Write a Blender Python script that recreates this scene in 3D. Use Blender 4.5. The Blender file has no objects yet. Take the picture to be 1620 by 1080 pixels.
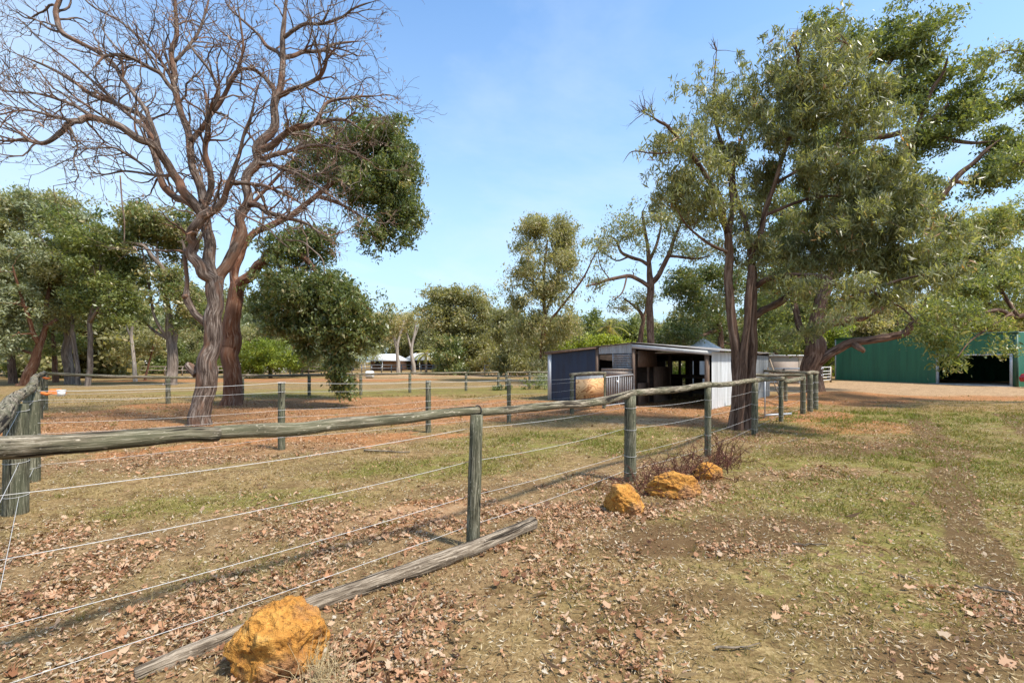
import bpy, math, random
import numpy as np
random.seed(7)
RNG = np.random.default_rng(7)
C = bpy.context.scene.collection
F, CX, HY, H = 760.0, 810.0, 572.0, 1.55      # focal length, centre column, horizon row (photo pixels), eye height

def at(px, py, d):
    return np.array([(px-CX)/F*d, d, H-(py-HY)/F*d])
def gd(px, py):
    d = H*F/(py-HY); return ((px-CX)/F*d, d)
def nrm(v):
    v = np.asarray(v, float); n = np.linalg.norm(v); return v/n if n > 1e-9 else np.array([0., 0., 1.])

# ------------------------------------------------------------------ noise
def _h(ix, iy, iz, s):
    n = (ix*374761393 + iy*668265263 + iz*1274126177 + s*974634777) & 0xffffffff
    n = ((n ^ (n >> 13))*1274126177) & 0xffffffff
    return ((n ^ (n >> 16)) & 0xffff)/65535.0
def vn(x, y, z=0.0, s=0):
    if np.ndim(z) == 0:
        x, y = np.broadcast_arrays(np.asarray(x, float), np.asarray(y, float)); ix, iy = np.floor(x).astype(np.int64), np.floor(y).astype(np.int64); iz = int(z)
        fx, fy = x-ix, y-iy; fx = fx*fx*(3-2*fx); fy = fy*fy*(3-2*fy)
        return (_h(ix, iy, iz, s)*(1-fx)+_h(ix+1, iy, iz, s)*fx)*(1-fy)+(_h(ix, iy+1, iz, s)*(1-fx)+_h(ix+1, iy+1, iz, s)*fx)*fy
    x, y, z = np.broadcast_arrays(np.asarray(x, float), np.asarray(y, float), np.asarray(z, float))
    ix, iy, iz = (np.floor(a).astype(np.int64) for a in (x, y, z))
    fx, fy, fz = x-ix, y-iy, z-iz
    fx, fy, fz = (a*a*(3-2*a) for a in (fx, fy, fz))
    r = 0
    for dx in (0, 1):
        for dy in (0, 1):
            for dz in (0, 1):
                w = (fx if dx else 1-fx)*(fy if dy else 1-fy)*(fz if dz else 1-fz)
                r = r + w*_h(ix+dx, iy+dy, iz+dz, s)
    return r
def fbm(x, y, sc, s=0, o=3):
    r, a, t = 0, 1, 0
    for k in range(o):
        r = r + a*vn(np.asarray(x)/sc*2**k+17.3*k, np.asarray(y)/sc*2**k-9.1*k, 0, s+k); t += a; a *= .5
    return r/t
def gz(x, y):
    x = np.asarray(x, float); y = np.asarray(y, float)
    z = (fbm(x, y, 2.2, 3)-.5)*.06*np.clip(1.2-y/60, 0, 1)
    z = z + (fbm(x, y, .35, 11, 2)-.5)*.022*np.clip(1-y/14, 0, 1)
    z = z + .22*np.exp(-(((x-14.8)/2.2)**2+((y-21.5)/1.1)**2)) + .10*np.exp(-(((x-12.8)/1.6)**2+((y-20)/1.0)**2))
    return z
def gzs(x, y): return float(gz(x, y))

# ------------------------------------------------------------------ objects
def link(name, data, mat=None, parent=None):
    o = bpy.data.objects.new(name, data); C.objects.link(o)
    if mat is not None:
        for m in (mat if isinstance(mat, (list, tuple)) else [mat]): data.materials.append(m)
    if parent is not None: o.parent = parent
    return o
def tag(o, label=None, cat=None, group=None, kind=None):
    if label: o['label'] = label
    if cat: o['category'] = cat
    if group: o['group'] = group
    if kind: o['kind'] = kind
    return o
def thing(name, label, cat, loc=(0, 0, 0), rz=0, group=None):
    o = bpy.data.objects.new(name, None); C.objects.link(o)
    o.empty_display_size = .2
    o.location = [float(a) for a in loc]; o.rotation_euler = (0, 0, rz)
    return tag(o, label, cat, group)

def build(name, V, faces, mat, parent=None, attrs=None, smooth=False, offset=None):
    """V Nx3; faces: list of int arrays (M x k)."""
    V = np.asarray(V, float)
    if offset is not None: V = V-np.asarray(offset, float)
    me = bpy.data.meshes.new(name)
    me.vertices.add(len(V)); me.vertices.foreach_set('co', V.ravel().astype(np.float32))
    idx = np.concatenate([np.asarray(f).ravel() for f in faces]).astype(np.int32)
    tot = np.concatenate([np.full(len(f), np.asarray(f).shape[1]) for f in faces]).astype(np.int32)
    st = np.concatenate([[0], np.cumsum(tot)[:-1]]).astype(np.int32)
    me.loops.add(len(idx)); me.loops.foreach_set('vertex_index', idx)
    me.polygons.add(len(tot)); me.polygons.foreach_set('loop_start', st); me.polygons.foreach_set('loop_total', tot)
    if smooth: me.polygons.foreach_set('use_smooth', np.ones(len(tot), bool))
    for k, (typ, arr) in (attrs or {}).items():
        a = me.attributes.new(k, typ, 'POINT')
        a.data.foreach_set({'FLOAT': 'value', 'FLOAT_VECTOR': 'vector', 'FLOAT_COLOR': 'color'}[typ], np.asarray(arr, np.float32).ravel())
    me.update(); me.validate()
    return link(name, me, mat, parent)

class Tubes:
    def __init__(s): s.V, s.Q, s.T, s.A, s.n = [], [], [], [], 0
    def tube(s, P, R, ns=6, rough=0.0, cap=True, seed=0, vlen0=0.0):
        P = np.asarray(P, float); R = np.asarray(R, float); n = len(P)
        if n < 2: return
        d = np.gradient(P, axis=0); d /= np.maximum(np.linalg.norm(d, axis=1), 1e-9)[:, None]
        u = np.cross(d[0], [0, 0, 1.] if abs(d[0][2]) < .9 else [1., 0, 0]); u /= np.linalg.norm(u)
        U = [u]
        for i in range(1, n):
            u = U[-1]-d[i]*np.dot(U[-1], d[i]); l = np.linalg.norm(u)
            U.append(u/l if l > 1e-6 else U[-1])
        U = np.array(U); W = np.cross(d, U)
        a = np.arange(ns)/ns*2*math.pi
        L = vlen0+np.concatenate([[0], np.cumsum(np.linalg.norm(np.diff(P, axis=0), axis=1))])
        ca, sa = np.cos(a), np.sin(a)
        RR = R[:, None]*np.ones(ns)[None]
        if rough:
            k = vn(ca[None]*2.2+5+0*L[:, None], sa[None]*2.2+5+0*L[:, None], L[:, None]/max(R.max(), .02)*.45, seed)
            k2 = vn(ca[None]*5+9+0*L[:, None], sa[None]*5+9+0*L[:, None], L[:, None]/max(R.max(), .02)*.8, seed+5)
            RR = RR*(1+rough*(k-.5)*2+rough*.6*(k2-.5)*2)
        V = P[:, None]+RR[..., None]*(ca[None, :, None]*U[:, None]+sa[None, :, None]*W[:, None])
        A = np.stack([ca[None]*R.mean()+0*RR, sa[None]*R.mean()+0*RR, L[:, None]+0*RR], -1)+seed*.37
        b = s.n; s.V.append(V.reshape(-1, 3)); s.A.append(A.reshape(-1, 3))
        i = np.arange(n-1)[:, None]*ns; j = np.arange(ns)[None]; j2 = (j+1) % ns
        s.Q.append((b+np.stack([i+j, i+j2, i+ns+j2, i+ns+j], -1)).reshape(-1, 4))
        s.n += n*ns
        if cap:
            for e, fl in ((0, 1), (n-1, 0)):
                s.V.append(P[e][None]); s.A.append(A[e].mean(0)[None])
                r = b+e*ns+np.arange(ns); r2 = np.roll(r, -1); c = np.full(ns, s.n)
                s.T.append(np.stack([r2, r, c] if fl else [r, r2, c], -1)); s.n += 1
    def build(s, name, mat, parent=None, offset=None, smooth=True):
        f = [np.concatenate(s.Q)]
        if s.T: f.append(np.concatenate(s.T))
        return build(name, np.concatenate(s.V), f, mat, parent, {'bark': ('FLOAT_VECTOR', np.concatenate(s.A))}, smooth, offset)

def crom(P, per=4):
    P = np.asarray(P, float)
    if len(P) < 3: 
        t = np.linspace(0, 1, per+1)[:, None]; return P[0]*(1-t)+P[-1]*t
    Q = np.vstack([2*P[0]-P[1], P, 2*P[-1]-P[-2]]); out = []
    for i in range(1, len(Q)-2):
        for t in np.arange(per)/per:
            a, b, c, d = Q[i-1], Q[i], Q[i+1], Q[i+2]
            out.append(.5*((2*b)+(c-a)*t+(2*a-5*b+4*c-d)*t*t+(-a+3*b-3*c+d)*t**3))
    out.append(P[-1]); return np.array(out)

class Boxes:
    """boxes, prisms and corrugated sheets collected into one mesh"""
    def __init__(s): s.V, s.F4, s.F3, s.n = [], [], [], 0
    def box(s, x0, y0, z0, x1, y1, z1):
        v = [(x, y, z) for z in (z0, z1) for x, y in ((x0, y0), (x1, y0), (x1, y1), (x0, y1))]
        return s.hexa(v)
    def hexa(s, v):
        b = s.n; s.V += [tuple(map(float, q)) for q in v]; s.n += 8
        for f in ((3, 2, 1, 0), (4, 5, 6, 7), (0, 1, 5, 4), (1, 2, 6, 5), (2, 3, 7, 6), (3, 0, 4, 7)): s.F4.append([b+k for k in f])
        return s
    def bar(s, p, q, w, h):
        """bar between two points, width w (horizontal), height h"""
        p, q = np.array(p, float), np.array(q, float); d = nrm(q-p)
        side = np.cross(d, [0, 0, 1.]); side = nrm(side) if np.linalg.norm(side) > 1e-3 else np.array([1., 0, 0])
        up = nrm(np.cross(side, d))
        c = []
        for sgn in (-1, 1):
            for e, k in ((p, -1), (p, 1), (q, 1), (q, -1)):
                c.append(e+side*k*w/2+up*sgn*h/2)
        return s.hexa(c)
    def corr(s, p0, p1, zb, zt, pitch=.076, amp=.009, th=.002, nrm_dir=None, wave='sine'):
        """vertical corrugated sheet from p0 to p1 (xy); zb/zt = (start,end) heights"""
        p0 = np.array(p0, float); p1 = np.array(p1, float); L = np.linalg.norm(p1-p0); d = (p1-p0)/L; n = np.array([d[1], -d[0]])
        k = max(2, int(L/pitch*4)); t = np.linspace(0, 1, k+1)
        if wave == 'sine': off = np.sin(t*L/pitch*2*math.pi)*amp
        else: off = np.where((np.arange(k+1) % 8) < 1, amp, 0.0)
        b = s.n
        for i in range(k+1):
            x, y = p0+d*t[i]*L+n*off[i]
            s.V += [(x, y, zb[0]+(zb[1]-zb[0])*t[i]), (x, y, zt[0]+(zt[1]-zt[0])*t[i])]
        s.n += 2*(k+1)
        for i in range(k): s.F4.append([b+2*i, b+2*i+2, b+2*i+3, b+2*i+1])
        return s
    def sheet(s, a, b_, c, d, pitch=.076, amp=.009):
        """corrugated roof sheet on corners a,b (one eave) to d,c (other); ribs run a->d"""
        a, b_, c, d = (np.array(q, float) for q in (a, b_, c, d))
        L = np.linalg.norm(b_-a); k = max(2, int(L/pitch*4)); up = nrm(np.cross(b_-a, d-a)); base = s.n
        for i in range(k+1):
            t = i/k; o = up*np.sin(t*L/pitch*2*math.pi)*amp
            s.V += [tuple(a+(b_-a)*t+o), tuple(d+(c-d)*t+o)]
        s.n += 2*(k+1)
        for i in range(k): s.F4.append([base+2*i, base+2*i+2, base+2*i+3, base+2*i+1])
        return s
    def build(s, name, mat, parent=None, smooth=False):
        return build(name, s.V, [np.array(s.F4)]+([np.array(s.F3)] if s.F3 else []), mat, parent, smooth=smooth)

# ------------------------------------------------------------------ materials
def mat_new(name):
    m = bpy.data.materials.new(name); m.use_nodes = True
    nt = m.node_tree; nt.nodes.clear()
    out = nt.nodes.new('ShaderNodeOutputMaterial'); b = nt.nodes.new('ShaderNodeBsdfPrincipled')
    nt.links.new(b.outputs[0], out.inputs[0]); return m, nt, b, out
def N(nt, typ, **kw):
    n = nt.nodes.new('ShaderNode'+typ)
    for k, v in kw.items():
        if k in n.inputs: n.inputs[k].default_value = v
        else: setattr(n, k, v)
    return n
def ramp(nt, fac, stops, interp='LINEAR'):
    r = nt.nodes.new('ShaderNodeValToRGB'); r.color_ramp.interpolation = interp
    e = r.color_ramp.elements
    while len(e) < len(stops): e.new(.5)
    for k, (p, c) in enumerate(stops):
        e[k].position = p; e[k].color = (*(c if hasattr(c, '__len__') else (c, c, c)), 1)
    nt.links.new(fac, r.inputs[0]); return r.outputs[0]
def mixc(nt, fac, a, b, mode='MIX'):
    m = nt.nodes.new('ShaderNodeMix'); m.data_type = 'RGBA'; m.blend_type = mode
    for s, v in ((m.inputs[0], fac), (m.inputs[6], a), (m.inputs[7], b)):
        if isinstance(v, bpy.types.NodeSocket): nt.links.new(v, s)
        elif hasattr(v, '__len__'): s.default_value = (*v, 1)
        else: s.default_value = v
    return m.outputs[2]
def mth(nt, op, a, b=0.5, clamp=False):
    m = nt.nodes.new('ShaderNodeMath'); m.operation = op; m.use_clamp = clamp
    for s, v in zip(m.inputs, (a, b)):
        if isinstance(v, bpy.types.NodeSocket): nt.links.new(v, s)
        else: s.default_value = v
    return m.outputs[0]
def attr(nt, name, out='Color'):
    a = nt.nodes.new('ShaderNodeAttribute'); a.attribute_name = name; return a.outputs[out]
def mapped(nt, vec, sc):
    m = nt.nodes.new('ShaderNodeMapping'); m.inputs['Scale'].default_value = sc; nt.links.new(vec, m.inputs[0]); return m.outputs[0]
def noise(nt, vec, sc, det=4, rough=.6, dist=0):
    n = N(nt, 'TexNoise', Scale=sc, Detail=det, Roughness=rough, Distortion=dist)
    if vec is not None: nt.links.new(vec, n.inputs['Vector'])
    return n.outputs['Fac']
def bump(nt, b, h, st=.5, dist=.02):
    n = N(nt, 'Bump', Strength=st, Distance=dist); nt.links.new(h, n.inputs['Height']); nt.links.new(n.outputs[0], b.inputs['Normal'])

def bark_mat(name, c0, c1, c2, sc=26, st=.9, dist=.03, patch=None):
    m, nt, b, o = mat_new(name); v = attr(nt, 'bark', 'Vector')
    f = noise(nt, mapped(nt, v, (sc, sc, sc*.13)), 1, 5, .65, .6)
    g = noise(nt, mapped(nt, v, (3, 3, 1.1)), 1, 3)
    col = ramp(nt, f, [(.36, c0), (.5, c1), (.64, c2)])
    if patch: col = mixc(nt, ramp(nt, g, [(.5, 0), (.62, 1)]), col, mixc(nt, f, tuple(k*.5 for k in patch), patch))
    col = mixc(nt, mth(nt, 'MULTIPLY', g, .5), col, tuple(.6*a+.4*b for a, b in zip(c1, c0)))
    nt.links.new(col, b.inputs['Base Color']); b.inputs['Roughness'].default_value = .9
    b.inputs['Specular IOR Level'].default_value = .2
    bump(nt, b, f, st, dist); return m
def leaf_mat(name, stops, rough=.45, trans=.3, spec=.35):
    m, nt, b, o = mat_new(name)
    col = ramp(nt, attr(nt, 'tint', 'Fac'), stops)
    nt.links.new(col, b.inputs['Base Color']); b.inputs['Roughness'].default_value = rough
    b.inputs['Specular IOR Level'].default_value = spec
    t = N(nt, 'BsdfTranslucent'); nt.links.new(mixc(nt, 1.0, col, (1.3, 1.3, .6), 'MULTIPLY'), t.inputs[0])
    x = N(nt, 'MixShader', Fac=trans); nt.links.new(b.outputs[0], x.inputs[1]); nt.links.new(t.outputs[0], x.inputs[2])
    nt.links.new(x.outputs[0], o.inputs[0]); return m
def wood_mat(name, c0, c1, c2, moss=None, sc=45, ck=.345):
    m, nt, b, o = mat_new(name); v = attr(nt, 'bark', 'Vector')
    f = noise(nt, mapped(nt, v, (sc*1.7, sc*1.7, 5)), 1, 6, .75, .35)
    k = noise(nt, mapped(nt, v, (5, 5, 2.0)), 1, 4)
    sp = noise(nt, mapped(nt, v, (60, 60, 25)), 1, 2)
    col = ramp(nt, f, [(.38, c0), (.5, c1), (.62, c2)])
    if moss: col = mixc(nt, ramp(nt, k, [(.42, 0), (.6, .6)]), col, mixc(nt, f, tuple(q*.55 for q in moss), tuple(q*1.25 for q in moss)))
    col = mixc(nt, ramp(nt, sp, [(.64, 0), (.74, .55)]), col, tuple(min(1, q*1.5+.03) for q in c2))
    cr = ramp(nt, noise(nt, mapped(nt, v, (24, 24, 1.2)), 1, 3, .6, .8), [(ck-.01, 1), (ck+.02, 0)])
    col = mixc(nt, cr, col, tuple(q*.35 for q in c0))
    nt.links.new(col, b.inputs['Base Color']); b.inputs['Roughness'].default_value = .88
    b.inputs['Specular IOR Level'].default_value = .2
    bump(nt, b, mth(nt, 'SUBTRACT', f, cr), .8, .012); return m
def plain_mat(name, c, rough=.6, metal=0, var=.25, sc=3, c2=None, streak=False, bst=0.0, wav=0):
    m, nt, b, o = mat_new(name); tc = N(nt, 'TexCoord').outputs['Object']
    f = noise(nt, mapped(nt, tc, (sc*3, sc*3, sc*.35) if streak else (sc, sc, sc)), 1, 5, .65)
    g = noise(nt, mapped(nt, tc, (sc*9,)*3), 1, 3)
    c2 = c2 or tuple(k*(1-var) for k in c)
    col = mixc(nt, ramp(nt, f, [(.38, 0), (.62, 1)]), c, c2)
    col = mixc(nt, mth(nt, 'MULTIPLY', g, var), col, tuple(k*.6 for k in c2))
    nt.links.new(col, b.inputs['Base Color']); b.inputs['Roughness'].default_value = rough; b.inputs['Metallic'].default_value = metal
    if bst: bump(nt, b, f, bst, .02)
    return m

M = {}
M['bark_dead'] = bark_mat('dead_bark', (.026, .017, .013), (.15, .105, .08), (.37, .30, .245), 26, 1, .035, (.33, .165, .095))
M['bark_red'] = bark_mat('reddish_bark', (.05, .02, .013), (.20, .085, .045), (.33, .25, .19), 18, 1, .05, (.23, .125, .08))
M['bark_stringy'] = bark_mat('stringy_bark', (.035, .02, .015), (.15, .085, .055), (.30, .20, .145), 14, 1, .05)
M['bark_grey'] = bark_mat('grey_bark', (.06, .045, .035), (.19, .145, .115), (.34, .28, .23), 10, .8, .04)
M['bark_pale'] = bark_mat('pale_bark', (.18, .14, .11), (.36, .31, .26), (.50, .45, .39), 8, .4, .02)
M['stump'] = plain_mat('cut_wood', (.32, .28, .24), .85, var=.4, sc=30)
M['leaf_gum'] = leaf_mat('gum_leaves', [(0, (.13, .13, .05)), (.35, (.22, .235, .10)), (.7, (.35, .335, .165)), (.93, (.52, .46, .26)), (1, (.45, .23, .11))], .38, .45, .6)
M['leaf_dark'] = leaf_mat('dark_green_leaves', [(0, (.06, .085, .028)), (.45, (.125, .16, .05)), (.85, (.21, .235, .08)), (1, (.36, .30, .14))], .38, .38, .6)
M['leaf_mid'] = leaf_mat('green_leaves', [(0, (.10, .125, .035)), (.5, (.20, .23, .07)), (.9, (.33, .34, .12)), (1, (.48, .40, .18))], .4, .45, .55)
M['leaf_olive'] = leaf_mat('olive_leaves', [(0, (.14, .145, .06)), (.5, (.28, .265, .115)), (.9, (.42, .38, .19)), (1, (.54, .43, .25))], .42, .45, .5)
M['leaf_grey'] = leaf_mat('grey_green_leaves', [(0, (.14, .165, .09)), (.5, (.27, .295, .17)), (1, (.42, .43, .28))], .42, .4, .5)
M['leaf_bright'] = leaf_mat('bright_leaves', [(0, (.10, .13, .02)), (.5, (.22, .27, .03)), (1, (.42, .44, .06))], .5, .4)
M['leaf_dead'] = leaf_mat('dead_leaves', [(0, (.16, .09, .06)), (.5, (.30, .19, .14)), (1, (.46, .36, .29))], .8, .15, .1)
M['leaf_palm'] = leaf_mat('palm_fronds', [(0, (.18, .22, .03)), (.6, (.38, .36, .05)), (1, (.55, .38, .08))], .5, .3)
M['litter'] = leaf_mat('fallen_leaves', [(0, (.10, .05, .03)), (.22, (.22, .10, .05)), (.45, (.40, .215, .115)), (.68, (.50, .325, .205)), (.86, (.40, .32, .22)), (1, (.42, .36, .28))], .7, .12, .15)
M['straw'] = leaf_mat('dry_straw', [(0, (.09, .055, .03)), (.35, (.27, .185, .09)), (.65, (.47, .355, .19)), (1, (.56, .50, .40))], .7, .15, .15)
M['grass'] = leaf_mat('short_grass', [(0, (.36, .26, .12)), (.4, (.27, .20, .075)), (.75, (.20, .18, .045)), (1, (.16, .18, .03))], .6, .3, .2)
M['post'] = wood_mat('treated_post_wood', (.032, .028, .017), (.115, .105, .066), (.31, .28, .20), (.09, .095, .055))
M['rail'] = wood_mat('weathered_rail_wood', (.045, .035, .025), (.17, .135, .09), (.46, .39, .29), (.13, .13, .07), 45, .39)
M['oldwood'] = wood_mat('old_grey_wood', (.07, .05, .033), (.20, .155, .108), (.40, .325, .24), None, 45, .37)
M['wire'] = plain_mat('white_wire', (.60, .58, .55), .5, var=.1)
M['rubber'] = plain_mat('black_band', (.02, .02, .02), .7)
M['galv'] = plain_mat('galvanised_iron', (.50, .52, .54), .5, .35, .35, 2, (.36, .37, .385), True)
M['galv_pale'] = plain_mat('pale_zinc_sheet', (.68, .70, .71), .55, .1, .25, 1.3, (.44, .45, .445), True)
M['galv_grey'] = plain_mat('weathered_iron_sheet', (.30, .32, .33), .6, .2, .4, 1.5, (.20, .20, .19), True)
M['galv_roof'] = plain_mat('roof_sheet', (.42, .40, .37), .6, .2, .4, 1.0, (.24, .20, .16), False)
M['navy'] = plain_mat('navy_steel', (.020, .043, .090), .5, 0, .15, 1.5, (.018, .030, .058), True)
M['green'] = plain_mat('green_steel', (.032, .18, .10), .5, 0, .25, .8, (.025, .135, .078), True)
M['green_trim'] = plain_mat('dark_green_trim', (.035, .11, .07), .5, 0, .2, 2)
M['trimwhite'] = plain_mat('pale_trim', (.62, .64, .66), .5, 0, .25, 3)
M['timber'] = plain_mat('brown_timber', (.24, .16, .11), .85, 0, .4, 8, (.14, .09, .065), True)
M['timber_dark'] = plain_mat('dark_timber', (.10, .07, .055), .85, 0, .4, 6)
M['timber_grey'] = plain_mat('grey_boards', (.46, .37, .30), .85, 0, .3, 9, (.30, .235, .19), True)
M['cream'] = plain_mat('cream_wall', (.46, .39, .31), .7, 0, .2, 2)
M['taupe'] = plain_mat('taupe_door', (.30, .235, .19), .7, 0, .15, 2)
M['whitepaint'] = plain_mat('white_paint', (.78, .77, .74), .5, 0, .15, 2)
M['orange'] = plain_mat('orange_plastic', (.75, .20, .04), .45, 0, .1, 4)
M['redpaint'] = plain_mat('red_paint', (.42, .01, .02), .25, 0, .1, 2)
M['glass'] = plain_mat('dark_glass', (.02, .025, .03), .1, 0, .1)
M['concrete'] = plain_mat('concrete', (.46, .42, .38), .85, 0, .3, 2)
M['brick'] = plain_mat('house_wall', (.34, .20, .14), .8, 0, .3, 3)
M['twigred'] = bark_mat('red_brown_stems', (.045, .018, .012), (.11, .042, .028), (.19, .085, .055), 30, .3, .005)

def ply_mat():
    m, nt, b, o = mat_new('plywood'); tc = N(nt, 'TexCoord').outputs['Object']
    v = mapped(nt, tc, (1.2, 1.2, 3.6)); n = N(nt, 'TexNoise', Scale=1.0, Detail=1.5, Roughness=.4, Distortion=.6); nt.links.new(v, n.inputs['Vector'])
    w = mth(nt, 'FRACT', mth(nt, 'MULTIPLY', n.outputs['Fac'], 9.0))
    col = ramp(nt, w, [(0, (.66, .37, .16)), (.45, (.70, .42, .20)), (.62, (.28, .09, .02)), (.8, (.62, .34, .14)), (1, (.66, .37, .16))])
    nt.links.new(col, b.inputs['Base Color']); b.inputs['Roughness'].default_value = .7; return m
M['ply'] = ply_mat()

def rock_mat():
    m, nt, b, o = mat_new('laterite'); tc = N(nt, 'TexCoord').outputs['Object']
    f = noise(nt, tc, 7, 6, .7, .8); g = noise(nt, tc, 30, 5, .7); k = noise(nt, tc, 3.2, 3, .6)
    v = N(nt, 'TexVoronoi', Scale=22); nt.links.new(tc, v.inputs['Vector'])
    col = ramp(nt, f, [(.3, (.24, .11, .035)), (.45, (.50, .22, .045)), (.6, (.64, .32, .075)), (.75, (.70, .46, .18))])
    col = mixc(nt, ramp(nt, k, [(.50, 0), (.62, .8)]), col, (.34, .17, .09))
    col = mixc(nt, ramp(nt, g, [(.34, .85), (.47, 0)]), col, (.10, .045, .02))
    nt.links.new(col, b.inputs['Base Color']); b.inputs['Roughness'].default_value = .92; b.inputs['Specular IOR Level'].default_value = .15
    h = mth(nt, 'ADD', mth(nt, 'ADD', mth(nt, 'MULTIPLY', f, 1.3), mth(nt, 'MULTIPLY', g, .8)), mth(nt, 'MULTIPLY', v.outputs['Distance'], .35))
    bump(nt, b, h, 1.0, .035); return m
M['rock'] = rock_mat()

# ------------------------------------------------------------------ ground masks (world metres)
def blob(x, y, cx, cy, rx, ry, rot=0, soft=.45, s=0):
    c, sn = math.cos(rot), math.sin(rot)
    dx, dy = x-cx, y-cy; a = (dx*c+dy*sn)/rx; b = (-dx*sn+dy*c)/ry
    r = np.sqrt(a*a+b*b); k = r < 1.6+.5*soft; out = np.zeros_like(r)
    if k.any(): out[k] = np.clip((1-r[k]-(fbm(x[k], y[k], max(.5, min(rx, ry)*.6), 40+s, 4)-.5)*1.1)/soft+.5, 0, 1)
    return out
def seg(x, y, x0, y0, x1, y1, w, s=0):
    dx, dy = x1-x0, y1-y0; t = np.clip(((x-x0)*dx+(y-y0)*dy)/(dx*dx+dy*dy), 0, 1)
    r = np.hypot(x-x0-t*dx, y-y0-t*dy)/w; k = r < 1.8; out = np.zeros_like(r)
    if k.any(): out[k] = np.clip((1-r[k]-(fbm(x[k], y[k], .8, 70+s, 4)-.5)*1.1)*1.6+.2, 0, 1)
    return out
def fence_side(x, y):   # + on the camera side (right) of the near fence line
    return ((x+.33)*1.7-(y-4.0)*1.45)/math.hypot(1.7, 1.45)*1.0
def masks(x, y):
    x = np.asarray(x, float); y = np.asarray(y, float)
    fs = fence_side(x, y)
    red = np.maximum.reduce([blob(x, y, -7.5, 13.2, 9.5, 3.2, .25, .5, 1), blob(x, y, -8, 18.0, 6, 2.2, .35, .5, 2), blob(x, y, 0.5, 16.5, 6.5, 2.8, -.15, .5, 3),
        blob(x, y, -12, 12, 4, 3, 0, .6, 4), .8*blob(x, y, -4.2, 9.0, 3.2, 1.0, .4, .6, 4), blob(x, y, 5.6, 15.0, 4.4, 2.2, -.5, .5, 5), .75*blob(x, y, 12.3, 19.5, 4.5, 2.6, .2, .6, 6), .8*blob(x, y, 19, 20.5, 9, 1.6, 0, .7, 7),
        .6*blob(x, y, -.75, 4.95, 1.0, .5, .3, .6, 8), .5*blob(x, y, 8.2, 11.5, 2.2, 1.2, .6, .8, 9), blob(x, y, -20, 40, 14, 3.5, .1, .7, 10), .7*blob(x, y, 4.6, 12.2, 1.6, .8, .3, .7, 12)])
    green = np.maximum.reduce([blob(x, y, 1.5, 9.6, 2.6, 1.7, .2, .9, 20), .8*blob(x, y, -1.0, 7.2, 1.6, .8, .3, .9, 21), .7*blob(x, y, -3.1, 5.3, 1.5, .5, .2, .9, 22), .6*blob(x, y, -2.2, 3.6, 1.0, .4, .5, .9, 23),
        1.2*blob(x, y, 10.8, 13.4, 5.2, 1.9, .05, .9, 24), .9*blob(x, y, 12.5, 10.2, 3.2, 1.1, 0, .9, 24), blob(x, y, 7.4, 8.0, 4.4, 3.2, .4, 1.1, 25), .8*blob(x, y, 4.6, 5.6, 3.0, 2.0, .5, 1.1, 26), .55*blob(x, y, 3.6, 3.7, 2.2, 1.3, .4, 1.2, 27), .7*blob(x, y, -4, 25, 14, 3.2, .1, .8, 28),
        .75*blob(x, y, 4.4, 10.0, 1.2, .5, .1, .8, 29)])
    lit = np.maximum.reduce([np.clip(1.25-np.where(fs > 0, fs/.75, -fs/1.1)-np.clip(y-9, 0, 9)*.2, 0, 1), .9*blob(x, y, -3.5, 3.4, 2.4, 1.1, .5, .8, 30), blob(x, y, -5.2, 7.8, 3.0, .8, .45, .7, 31),
        .9*blob(x, y, 1.55, 5.4, 1.6, .45, .7, .7, 32), .75*blob(x, y, 6.7, 9.4, 1.9, .7, .2, .8, 33), .8*blob(x, y, -1.6, 2.6, 2.2, .8, .6, .8, 34), .4*blob(x, y, -.3, 2.3, 1.2, .5, .3, .9, 35),
        .8*blob(x, y, 4.9, 9.4, .9, .4, .2, .7, 36), .45*red, .9*blob(x, y, 3.25, 3.05, .5, .3, .1, .7, 37), .8*blob(x, y, 2.0, 3.9, .35, .2, 0, .7, 38), .8*blob(x, y, 4.0, 6.6, 1.3, .35, .2, .7, 39)])
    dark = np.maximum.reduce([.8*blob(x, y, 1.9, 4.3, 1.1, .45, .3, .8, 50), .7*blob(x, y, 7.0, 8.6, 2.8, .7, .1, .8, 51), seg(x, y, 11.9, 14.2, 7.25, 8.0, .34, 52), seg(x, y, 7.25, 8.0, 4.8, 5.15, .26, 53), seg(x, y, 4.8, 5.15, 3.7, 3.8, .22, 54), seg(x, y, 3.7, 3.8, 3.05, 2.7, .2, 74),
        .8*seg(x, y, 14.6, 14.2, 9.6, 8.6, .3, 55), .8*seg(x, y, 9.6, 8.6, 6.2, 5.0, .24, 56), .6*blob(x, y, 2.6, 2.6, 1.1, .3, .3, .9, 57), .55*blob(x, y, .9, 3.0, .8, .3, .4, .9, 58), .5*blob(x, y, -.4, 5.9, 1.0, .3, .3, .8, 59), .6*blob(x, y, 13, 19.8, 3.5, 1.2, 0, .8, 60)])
    pale = np.maximum.reduce([blob(x, y, 24, 30, 12, 7.5, .1, .4, 61), blob(x, y, 40, 26, 16, 6, -.1, .5, 62), .8*blob(x, y, 13, 28, 8, 3.5, 0, .6, 63), .55*blob(x, y, -1.0, 5.0, .8, .35, .4, .7, 64), .6*blob(x, y, 3.9, 12.6, 1.6, .8, .2, .7, 65), blob(x, y, -6, 60, 22, 12, 0, .6, 66)])
    pale = pale*(1-.0*red)
    return red, green, lit, dark, pale

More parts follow.
